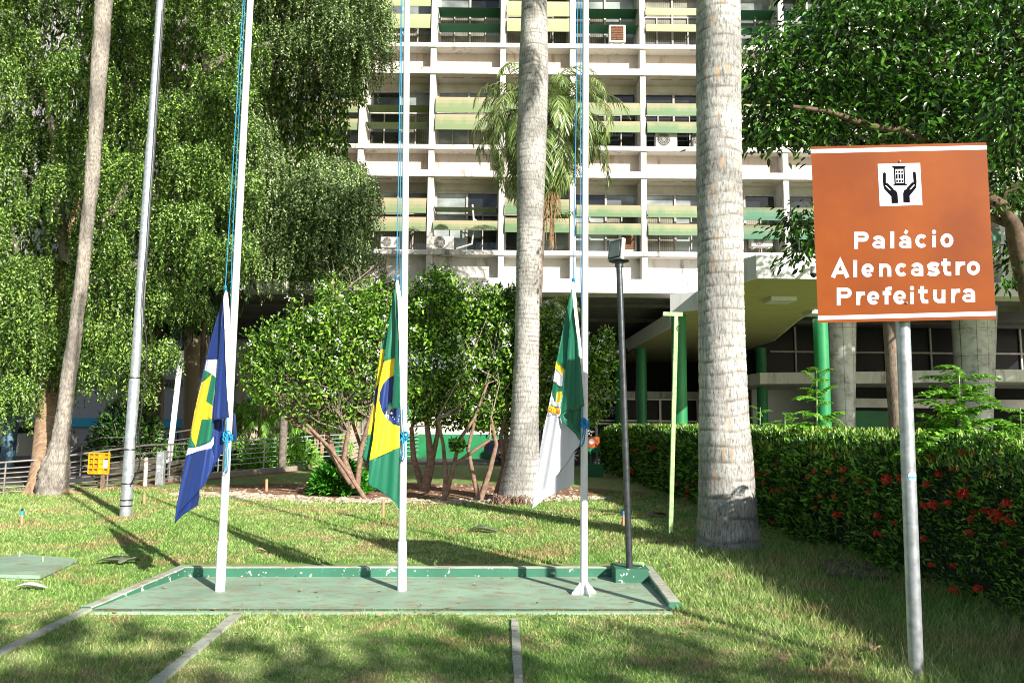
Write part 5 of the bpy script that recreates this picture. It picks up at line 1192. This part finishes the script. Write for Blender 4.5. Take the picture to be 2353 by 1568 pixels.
for i, (x, y, s) in enumerate(flpx):
    r = ray(x, y); 
    # hit the hedge front plane x = hx(y) - margin, or its top
    t = (3.78+5.47*.048-.03)/(r.x+.048*r.y); p = Vector((0,0,CAMH))+r*t
    if p.z > HH: t = (HH+.03-CAMH)/r.z; p = Vector((0,0,CAMH))+r*t
    if p.y > 24 or p.z < .1 or t < 0: continue
    if HH-.28 < p.z <= HH: p.x += .12
    o = link('flower_head', FM[i % 4], hg); o.location = p-Vector(hg.location); o.matrix_parent_inverse = Matrix(); o.scale = [s*.95*max(1, p.y/9)]*3
    o.rotation_euler = (random.uniform(.5, 1.1), random.uniform(-.3, .3), random.uniform(-1.4, -.2))

# feathery saplings in and behind the hedge
def sapling(x, y0, y1, D, n, L_, label):
    D = (4.13+.2626)/((x-1176)/1713+.048)
    c = P(x, y0, D); top = P(x+8, y1, D); t = thing('feathery_sapling', label, 'sapling', (c.x, D, 0), 'feathery saplings growing through the hedge')
    mb = MB(); b = Vector((c.x-.03, D, .7)); mb.tube([b, b.lerp(top, .5)+Vector((.03, 0, 0)), top], [.012, .009, .004], 6); mb.build('stem', M['lime'], t)
    pos_, axs_, nrs_, Ls_, Ws_, ra_ = [], [], [], [], [], []
    for i in range(n):
        f = .35+.65*i/n; zc = 1.15+(top.z-1.15)*(i+.5)/n; o = Vector((b.x+(top.x-b.x)*(zc-.7)/(top.z-.7), D, zc)); az = i*2.4; ee = random.uniform(-.1, .9); l = L_*(1.15-.5*i/n)*random.uniform(.8, 1.15)
        # bipinnate: rachis with pinnae carrying fine leaflets
        hd = Vector((math.cos(az), math.sin(az)*.8, 0)); 
        for j in range(7):
            q = (j+1)/7; p0 = o+hd*l*q*math.cos(ee)+Vector((0,0,l*(math.sin(ee)*q+.3*q-.5*q*q)))
            for s in (-1, 1):
                sd2 = (Vector((-hd.y, hd.x, 0))*s+hd*.7+Vector((0,0,.15))).normalized()
                frond(p0, math.atan2(sd2.y, sd2.x), .15, l*.42*(1-.4*q), .7, 16, l*.12, l*.055, pos_, axs_, nrs_, Ls_, Ws_, ra_, 0., seg=4)
    pos_, axs_, nrs_, Ls_, Ws_ = (np.concatenate(q) for q in (pos_, axs_, nrs_, Ls_, Ws_)); foliage('leaves', pos_, axs_, nrs_, Ls_, Ws_, LF['fern'], t)
sapling(1868, 1000, 850, 9.4, 20, .36, 'tall feathery sapling rising beside the green post, left of the sign')
sapling(2195, 1000, 862, 7.3, 34, .42, 'bushiest feathery sapling, directly under the right half of the sign')
sapling(1738, 1000, 935, 10.2, 10, .26, 'small feathery sapling right beside the big palm trunk')
sapling(1795, 1000, 950, 9.9, 12, .28, 'low feathery sapling between the big palm and the tall sapling')
sapling(2335, 1010, 935, 6.3, 14, .26, 'feathery sapling at the right picture edge above the hedge')

# ------------------------------------------------------------------ railings, ramp and small things on the left
def railing(label, pts, nrow, hs, group, mat, r0=.022, postgap=1.3):
    """pts: list of (x, y, zbottom, ztop)"""
    t = thing('handrail', label, 'railing', (pts[0][0], pts[0][1], 0), group)
    for j in range(nrow):
        f = hs[j]; mb = MB(); mb.tube([(x, y, zb+(zt-zb)*f) for x, y, zb, zt in pts], r0 if f > .95 else r0*.7, 8); mb.build('rail', mat, t)
    for a, b in zip(pts[:-1], pts[1:]):
        L = math.hypot(b[0]-a[0], b[1]-a[1]); n = max(1, int(L/postgap))
        for i in range(n):
            f = (i+.5)/n; x = a[0]+(b[0]-a[0])*f; y = a[1]+(b[1]-a[1])*f; zt = a[3]+(b[3]-a[3])*f; mb = MB(); mb.tube([(x, y, 0), (x, y, zt)], r0*.9, 8); mb.build('rail_post', mat, t)
    return t
def rp(x, yb, yt, D=None):
    b = G(x, yb) if D is None else P(x, yb, D); t = P(x, yt, b.y); return (b.x, b.y, max(0, b.z), t.z)
rows = [.06, .2, .35, .5, .65, .8, 1.]
railing('lower pipe railing running from the left picture edge past the leaning palm', [rp(-60, 1138, 1066), rp(72, 1130, 1056), rp(150, 1128, 1046), rp(330, 1112, 1022), rp(440, 1100, 1018)], 7, rows, 'pipe railings along the ramp', M['rail'])
railing('upper dark railing of the ramp rising behind the yellow crate', [rp(140, 1090, 1034, 19.5), rp(226, 1075, 1005, 20.5), rp(330, 1060, 1004, 22), rp(445, 1050, 985, 24)], 4, [.1, .4, .7, 1.], 'pipe railings along the ramp', M['rail'], postgap=1.6)
railing('bright pipe railing between the left flagpole and the twiggy shrub', [rp(440, 1096, 1018), rp(555, 1088, 1011), rp(650, 1078, 1006), rp(750, 1068, 999), rp(960, 1052, 992)], 7, [.1, .3, .45, .6, .74, .87, 1.], 'pipe railings along the ramp', M['alu'], postgap=1.7)
mb = MB(); w_ = [G(x, y) for x, y in ((395, 1106), (555, 1092), (650, 1083), (750, 1072), (830, 1066))]
for a, b in zip(w_[:-1], w_[1:]): mb.beam(a+Vector((0,0,.06)), b+Vector((0,0,.06)), .14, .16)
mb.build('ramp_kerb', M['concrete'], label='low concrete kerb under the bright ramp railing', cat='kerb')
ramp_pts = [rp(145, 1120, 1090), rp(330, 1104, 1075), rp(440, 1096, 1066)]
mb = MB()
for a, b in zip(ramp_pts[:-1], ramp_pts[1:]): mb.add([(a[0], a[1]+1.2, 0), (b[0], b[1]+1.2, 0), (b[0], b[1]+1.2, .5), (a[0], a[1]+1.2, .4), (a[0]-.3, a[1]+3.5, .4), (b[0]-.3, b[1]+3.5, .5)], [(0,1,2,3), (3,2,5,4)])
mb.build('ramp_wall', plain('dark_ramp_wall', (.08,.07,.05), .9, var=.4, vs=4), label='dark stained side wall of the ramp behind the yellow crate', cat='wall')
# yellow crate on a stake
cr_ = thing('yellow_crate', 'yellow plastic crate fixed upright on a short wooden stake', 'crate', G(236, 1124))
D = G(236, 1124).y; q0 = P(203, 1087, D); q1 = P(252, 1040, D); mb = MB(); w = q1.x-q0.x; h = q1.z-q0.z
mb.box(q0.x, q1.x, D-.02, D-.005, q0.z, q0.z+.02); mb.box(q0.x, q1.x, D-.02, D-.005, q1.z-.02, q1.z)
for i in range(5): x = q0.x+w*i/4; mb.box(x-.008, x+.008, D-.03, D+.02, q0.z, q1.z)
for j in range(5): z = q0.z+h*j/4; mb.box(q0.x, q1.x, D-.026, D+.018, z-.007, z+.007)
mb.box(q0.x+w*.48, q0.x+w*.73, D-.01, D+.0, q0.z, q1.z); mb.build('crate_shell', M['yellow_pl'], cr_)
mb = MB(); mb.box(q0.x+.012, q1.x-.012, D+.03, D+.04, q0.z+.02, q1.z-.02); mb.build('crate_back', plain('orange_mesh', (.6,.32,.03), .6, var=.5, vs=60), cr_)
mb = MB(); mb.box(q0.x+w*.74, q0.x+w*.97, D-.034, D-.031, q0.z+h*.28, q0.z+h*.66); mb.build('paper_label', M['sticker'], cr_)
mb = MB(); p0 = P(231, 1100, D).x; mb.box(p0, p0+.07, D+.0, D+.05, 0, q0.z); mb.build('stake', M['bark_b'], cr_)
bo = thing('grey_bollard', 'flat grey metal bollard with a round light, left of the blue flag', 'bollard', G(366, 1114))
D = G(366, 1114).y; a = P(355, 1114, D); b = P(377, 1037, D); mb = MB(); mb.bbox(a.x, b.x, D, D+.12, 0, b.z, .008); mb.build('body', M['galv'], bo)
c = P(366, 1046, D-.004); mb = MB(); mb.tube([c, c-Vector((0,.01,0))], .025, 14); mb.build('light', M['sticker'], bo)
mb = MB(); mb.box(a.x+.04, b.x-.06, D-.006, D-.002, P(366, 1075, D).z, P(366, 1068, D).z); mb.box(a.x+.04, b.x-.06, D-.006, D-.002, P(366, 1083, D).z, P(366, 1078, D).z); mb.build('plate', M['ac'], bo)
st = thing('peeling_stake', 'white peeling wooden stake between the galvanised mast and the grey bollard', 'stake', G(333, 1116))
b0 = G(333, 1116); t1 = P(336, 1050, b0.y); mb = MB(); mb.tube([b0, b0.lerp(t1, .9), t1], [.045, .042, .036], 9, wob=.05); mb.build('post', painted('peeling_white_paint', (.7,.68,.63), (.2,.12,.08), 1., lo=.46, hi=.55, dscale=5), st)
mb = MB(); mb.tube([P(334, 1060, b0.y-.02), P(334, 1056, b0.y-.02)], .05, 9); mb.build('band', M['bark_b'], st)
lw_ = thing('leaning_white_pole', 'thin white square pole leaning right behind the railing near the blue flag', 'pole', G(388, 1064))
DL = 19.5; b0 = P(388, 1062, DL); t1 = P(417, 805, DL); mb = MB(); mb.beam(b0, t1, .1, .1, up=Vector((0,1,0))); mb.build('shaft', M['polewhite'], lw_)
mb = MB(); mb.obox(b0+Vector((-.04, 0, .2)), Vector((.045,0,0)), Vector((0,.06,0)), Vector((0,0,.12))); mb.build('collar', M['rail'], lw_)
mb = MB(); mb.beam((b0.x-.01, DL+.03, 0), (b0.x+.0, DL+.03, b0.z+.3), .05, .05, up=Vector((0,1,0))); mb.build('base_stub', M['rail'], lw_)
def stake(x, yb, yt, label, cap=False):
    b0 = G(x, yb); t1 = P(x+.5, yt, b0.y); t = thing('irrigation_pipe', label, 'pipe', b0, 'short irrigation pipes in the lawn'); r = 3.2*b0.y/FPX
    mb = MB(); mb.tube([b0, t1], r, 10); mb.build('riser', M['terracotta'], t)
    if cap: mb = MB(); mb.tube([t1-Vector((0,0,.03)), t1+Vector((0,0,.02))], r*1.4, 10); mb.tube([t1+Vector((0,0,.02)), t1+Vector((0,0,.045))], r*.9, 8, mi=1); mb.build('cap', [M['bluecap'], M['black']], t)
    return t
stake(50, 1206, 1176, 'short pipe with blue cap near the left picture edge', True); stake(331, 1158, 1134, 'short pipe in the lawn just right of the galvanised mast'); stake(880, 1190, 1150, 'short pipe in the lawn just left of the middle flagpole')
stake(1431, 1208, 1176, 'leaning short pipe with blue cap just left of the floodlight post', True); stake(612, 1128, 1100, 'thin brown stake by the ramp kerb right of the blue flag')
# inspection covers
def cover(label, pts, h, m, bolts, name='concrete_cover'):
    t = thing(name, label, 'concrete cover', G(*pts[0])); q = [tuple(G(*p))[:2] for p in pts]
    a = sum((q[i][0]*q[(i+1) % len(q)][1]-q[(i+1) % len(q)][0]*q[i][1]) for i in range(len(q)))
    if a < 0: q = q[::-1]
    mb = MB(); mb.prism(q, .0, h*.42); cx = sum(p[0] for p in q)/len(q); cy = sum(p[1] for p in q)/len(q)
    mb.prism([(cx+(x-cx)*1.03, cy+(y-cy)*1.03) for x, y in q], h*.42, h); mb.build('lid', m, t)
    mb = MB()
    for (u, v) in bolts: x = cx+(q[0][0]-cx)*u+(q[1][0]-cx)*v; y = cy+(q[0][1]-cy)*u+(q[1][1]-cy)*v; mb.tube([(x, y, h), (x, y, h+.05)], .008, 8)
    mb.build('bolt', M['lime'] if m is M['pad'] else M['rust'], t)
cover('pale green painted concrete cover with bolts at the left picture edge', [(-70,1330),(90,1334),(172,1296),(50,1284),(-60,1298)], .055, M['pad'], ((.5,.2),(-.5,.2),(.2,-.6),(-.3,-.5)))
cover('brown mossy concrete cover in the shade of the hedge', [(1900,1330),(2040,1338),(2000,1302),(1880,1292)], .06, plain('mossy_concrete', (.12,.1,.06), .9, var=.5, vs=9, bmp=.4), ((.4,.2),(-.4,.2),(.1,.5)))
# fallen leaves and litter
def fallen(x, y, L_, W_, m, label, ang, curl=.06, name='fallen_leaf', z=.035):
    c = G(x, y); N_ = 9; vs = []
    for i in range(N_):
        t = i/(N_-1); w = W_*.5*math.sin(math.pi*min(1, t*.95+.04))**.7*(1+.15*math.sin(i*2.3)); px = (t-.5)*L_; zc = z+curl*.16*math.sin(t*5)
        for s in (-1, 0, 1): vs.append((c.x+px*math.cos(ang)-s*w*math.sin(ang), c.y+px*math.sin(ang)+s*w*math.cos(ang), zc+abs(s)*curl*.5*math.sin(t*3)))
    mb = MB(); mb.add(vs, [(i*3+j, i*3+j+1, i*3+j+4, i*3+j+3) for i in range(N_-1) for j in range(2)], True); o = mb.build(name, m, label=label, cat='leaf', group='fallen leaves on the lawn')
    so_ = o.modifiers.new('t', 'SOLIDIFY'); so_.thickness = .002; return o
fallen(266, 1296, .36, .2, M['greyleaf'], 'big grey green fallen leaf behind the platform, left one of two', .2); fallen(298, 1296, .26, .16, M['greyleaf'], 'curled grey green fallen leaf, right one of two behind the platform', 1.2, .08)
fallen(1112, 1224, .42, .16, M['greyleaf'], 'curled grey green leaf on the lawn below the white flag', .0, .1); fallen(70, 1357, .26, .06, M['sticker'], 'long pale curled leaf on the grass at the left', .15)
fallen(598, 1272, .13, .05, M['deadleaf'], 'small dry leaf right of the left flagpole behind the kerb', .5); fallen(2010, 1504, .1, .07, M['deadleaf'], 'pale dry leaf in the grass left of the sign post', .8); fallen(1905, 1537, .11, .05, M['deadleaf'], 'curled dry leaf at the bottom edge left of the sign post', 1.1)
fallen(1510, 1186, .35, .2, M['bark_g'], 'dark clump of debris in the hedge shade beside the lime post', .3, .08); fallen(425, 1326, .07, .05, M['deadleaf'], 'brown leaf in the left corner of the platform', .3, z=.03)
# scattered small dry leaves: one loose mass
def litter():
    N = 420; v = []; f = []
    D_ = 3.8+11*rng.random(N)**1.3; X_ = (rng.random(N)-.5)*1.35*D_
    for i in range(N):
        l = random.uniform(.015, .04); a = random.uniform(0, 6.3); b = len(v); z = random.uniform(.02, .04)
        for q in range(4): v.append((X_[i]+l*math.cos(a+q*1.57)*(1 if q % 2 == 0 else .45), D_[i]+l*math.sin(a+q*1.57)*(1 if q % 2 == 0 else .45), z+random.uniform(-.01, .012)))
        f.append((b, b+1, b+2, b+3))
    mb = MB(); mb.add(v, f); mb.build('leaf_litter', M['deadleaf'], label='tiny dry leaves scattered over the lawn', cat='leaf litter', kind='stuff')
litter()
def stones(name, N, fn, smin, smax, m, label):
    v = []; f = []
    for i in range(N):
        x, y = fn(); s = random.uniform(smin, smax); b = len(v); o = [(-1,-.6,0),(.9,-.8,0),(1,.7,0),(-.8,.9,0),(-.6,-.4,.6),(.6,-.5,.7),(.5,.5,.6),(-.5,.5,.65)]; a = random.uniform(0, 6.3); c_, s_ = math.cos(a), math.sin(a)
        for (p, q, r) in o: p *= random.uniform(.8, 1.2); v.append((x+s*(p*c_-q*s_), y+s*(p*s_+q*c_), s*r*random.uniform(.7, 1.1)))
        f += [tuple(b+k for k in q) for q in ((4,5,6,7),(0,1,5,4),(1,2,6,5),(2,3,7,6),(3,0,4,7))]
    mb = MB(); mb.add(v, f); mb.build(name, m, label=label, cat='stones', kind='stuff')
def bedpt():
    t = random.uniform(3.5, 5.9); r = random.uniform(.72, 1.05)+.04*math.sin(t*9); return (-2.3+4.6*math.cos(t)*r, 16.3+2.4*math.sin(t)*r)
stones('rubble', 900, bedpt, .02, .075, M['stone'], 'pale rubble stones scattered along the front of the soil bed')
def bed2():
    t = random.uniform(0, 6.28); r = random.random()**.5; return (-2.3+4.4*math.cos(t)*r, 16.2+2.5*math.sin(t)*r)
stones('bed_chips', 500, bed2, .012, .04, M['stone'], 'small pale chips lying inside the soil bed')

# orange info stand
isd = thing('information_stand', 'orange and green stand with a white round emblem near the hedge end', 'stand', G(1366, 1076))
D = 21.5; a = P(1351, 1027, D); b = P(1377, 1003, D); mb = MB(); mb.box(a.x, b.x, D, D+.05, a.z, b.z); mb.build('panel', M['orange_pl'], isd)
mb = MB(); mb.box(a.x-.02, b.x+.02, D-.005, D+.07, a.z-.12, a.z-.002); mb.box(a.x+.05, a.x+.09, D, D+.05, 0, a.z-.12); mb.box(b.x-.09, b.x-.05, D, D+.05, 0, a.z-.12); mb.box(a.x-.03, b.x+.1, D-.01, D+.2, 0, .35); mb.build('frame', M['green_col'], isd)
flat('emblem', [[(1359+6*math.cos(t)*(1+.15*math.cos(2*t)), 1013+6.5*math.sin(t)) for t in np.linspace(0, 6.283, 21)[:-1]]], lambda x, y: P(x, y, D-.003), M['sticker'], isd)
# cars
def car(x0, y, L_, col, label, z=0., flip=1):
    t = thing('parked_car', label, 'car', (x0+L_/2, y, 0)); s = L_/4.3
    pr = [(0,.45),(.02,.75),(.25,.88),(1.05,.97),(1.65,1.38),(2.1,1.46),(2.9,1.44),(3.5,1.08),(4.15,.98),(4.3,.8),(4.3,.45),(3.9,.3),(3.75,.3),(3.4,.3),(.95,.3),(.3,.3)]
    X = (lambda u: x0+u*s) if flip > 0 else (lambda u: x0+L_-u*s)
    mb = MB(); n = len(pr); vs = []
    for (yy_, k) in ((y, .96), (y+.06, 1.), (y+1.6, 1.), (y+1.66, .96)): vs += [(X(u), yy_+(0.12 if v > 1.1 and yy_ < y+.5 else (-.12 if v > 1.1 else 0)), v*s) for u, v in pr]
    fs = [(j*n+i, j*n+(i+1) % n, (j+1)*n+(i+1) % n, (j+1)*n+i) for j in range(3) for i in range(n)]+[tuple(range(n)), tuple(range(4*n-1, 3*n-1, -1))]
    cm = plain('car_paint', col, .22, .3, var=.04, bmp=0); mb.add(vs, fs); mb.build('body', cm, t)
    mb = MB(); w = [(1.3,1.02),(1.75,1.34),(2.15,1.38),(2.8,1.37),(3.3,1.08)]; mb.add([(X(u), y+(.1 if v > 1.1 else -.006), v*s) for u, v in w], [tuple(range(len(w)))]); mb.build('window', M['glass'], t)
    for u in (.8, 3.45):
        mb = MB(); mb.tube([(X(u), y-.02, .32), (X(u), y+.2, .32)], .32, 22); wq = mb.build('wheel', M['black'], t)
        mb = MB(); mb.tube([(X(u), y-.03, .32), (X(u), y-.022, .32)], .07, 12)
        for k in range(7): a = 6.283*k/7; mb.beam((X(u), y-.03, .32), (X(u)+.21*math.cos(a), y-.03, .32+.21*math.sin(a)), .03, .035, up=Vector((0,1,0)))
        mb.build('rim', M['alu'], wq)
    mb = MB(); mb.box(X(.03)-.03, X(.03)+.03, y-.01, y+.35, .62, .78); mb.build('tail_light', plain('red_lamp', (.5,.02,.02), .3), t)
    mb = MB(); mb.box(X(4.26)-.03, X(4.26)+.05, y-.01, y+.3, .62, .8); mb.build('headlight', M['glass2'], t)
    return t
car(P(1112, 1000, 28.5).x, 28.5, 4.2, (.012,.014,.03), 'dark blue car parked behind the ringed palm trunk')
cc = car(P(75, 1000, 25).x-2.15, 25, 4.3, (.5,.52,.56), 'silver car parked behind the lower railing at the far left'); cc.rotation_euler = (0, 0, R(82))
# blue-grey utility posts at left edge
ub = thing('blue_column', 'blue grey round column behind the railing at the left picture edge', 'column', (P(22, 1000, 23).x, 23, 0))
mb = MB(); x = P(22, 1000, 23).x; mb.tube([(x, 23, 0), (x+.05, 23, 3.2)], .2, 16); mb.build('shaft', plain('blue_grey_paint', (.1,.2,.28), .6), ub)

# shade trees that stand behind the photographer
for i, (gx, gy, H, rr_) in enumerate(((-2.6, 3.0, 7.5, 2.2), (1.0, 2.9, 8., 2.3), (4.6, 2.2, 7.5, 2.2))):
    cx = gx+1.178*H; cy = gy-1.57*H; t = thing('shade_tree', ['leafy street tree behind the viewer, shading the left foreground', 'leafy street tree behind the viewer, shading the middle foreground', 'leafy street tree behind the viewer, shading the right foreground'][i], 'tree', (cx, cy, 0))
    mb = MB(); mb.tube([(cx, cy, 0), (cx+.1, cy, H*.6), (cx, cy, H)], [.22, .17, .06], 10); mb.build('trunk', M['bark_g'], t)
    n = 1050; d = sph(n)*(rng.random(n)**.4)[:,None]*[rr_, rr_, 1.1]; foliage('crown', np.array([cx, cy, H])+d, rng.normal(0, 1, (n, 3)), rng.normal(0, 1, (n, 3)), rng.uniform(.2, .42, n), rng.uniform(.12, .2, n), LF['tree'], t, six=True)

t = thing('shade_tree', 'wide street tree beyond the right picture edge, shading the balcony and marble columns', 'tree', (25, 17, 0))
mb = MB(); mb.tube([(25, 17, 0), (25.1, 17, 5), (25, 17, 10)], [.4, .32, .12], 12); mb.build('trunk', M['bark_g'], t)
n = 6000; d = sph(n)*(rng.random(n)**.4)[:,None]*[5.8, 6.0, 3.4]; foliage('crown', np.array([25, 17, 10.4])+d, rng.normal(0, 1, (n, 3)), rng.normal(0, 1, (n, 3)), rng.uniform(.3, .6, n), rng.uniform(.2, .32, n), LF['tree'], t, six=True)

# ------------------------------------------------------------------ grass blades
padpoly = [tuple(G(x, y))[:2] for x, y in ((195, 1406), (1552, 1406), (1500, 1294), (405, 1294))]
def inside(px, py, poly):
    r = np.zeros(len(px), bool); j = len(poly)-1
    for i in range(len(poly)):
        xi, yi = poly[i]; xj, yj = poly[j]; c = ((yi > py) != (yj > py)) & (px < (xj-xi)*(py-yi)/((yj-yi) or 1e-9)+xi); r ^= c; j = i
    return r
N = 480000; D_ = 3.2+13.5*rng.random(N)**1.7; X_ = (rng.random(N)-.5)*1.62*(D_+.6)
k = ~inside(X_, D_-.05*rng.random(N)**2, padpoly) & ~((((X_+2.3)/4.4)**2+((D_-16.3)/2.2)**2) < .8+.25*rng.random(N)) & (X_ < 3.9-(D_-5.47)*.048+.2)
for a, b, w in (((200,1402),(-60,1530),.05), ((545,1413),(300,1620),.05), ((1182,1425),(1192,1590),.04)):
    A = G(*a); B = G(*b); t = np.clip(((X_-A.x)*(B.x-A.x)+(D_-A.y)*(B.y-A.y))/((B.x-A.x)**2+(B.y-A.y)**2), 0, 1); dd = np.hypot(X_-(A.x+t*(B.x-A.x)), D_-(A.y+t*(B.y-A.y))); k &= dd > w*(.75+.5*rng.random(N))
X_, D_ = X_[k], D_[k]; N = len(X_)
dens = np.sin(X_*2.1+1)*np.sin(D_*1.7)+.6*np.sin(X_*5.3+D_*3.1)
tall = np.clip((X_-1.1)/1.5, 0, 1)*(D_ < 9)
hgt = (.015+.015*rng.random(N)+.008*np.clip(dens, -1, 1)+tall*.1*rng.random(N)**2)*np.clip(D_/7, .85, 1.5); hgt += (rng.random(N) > .98)*.035*(1+tall)
wd = .0032*np.clip(D_/4.5, .9, 3.); an = rng.uniform(0, 6.283, N); lean = hgt*rng.uniform(.2, 1.1, N); la = rng.uniform(0, 6.283, N)
v = np.empty((N, 3, 3)); v[:,0] = np.stack([X_+np.cos(an)*wd, D_+np.sin(an)*wd, np.zeros(N)], 1); v[:,1] = np.stack([X_-np.cos(an)*wd, D_-np.sin(an)*wd, np.zeros(N)], 1); v[:,2] = np.stack([X_+np.cos(la)*lean, D_+np.sin(la)*lean, hgt], 1)
me = npmesh('grass', v.reshape(-1, 3), np.arange(N*3).reshape(-1, 3), M['blade'], rng.random(N)); link('grass', me, None, 'short green grass blades of the lawn', 'grass', kind='stuff')
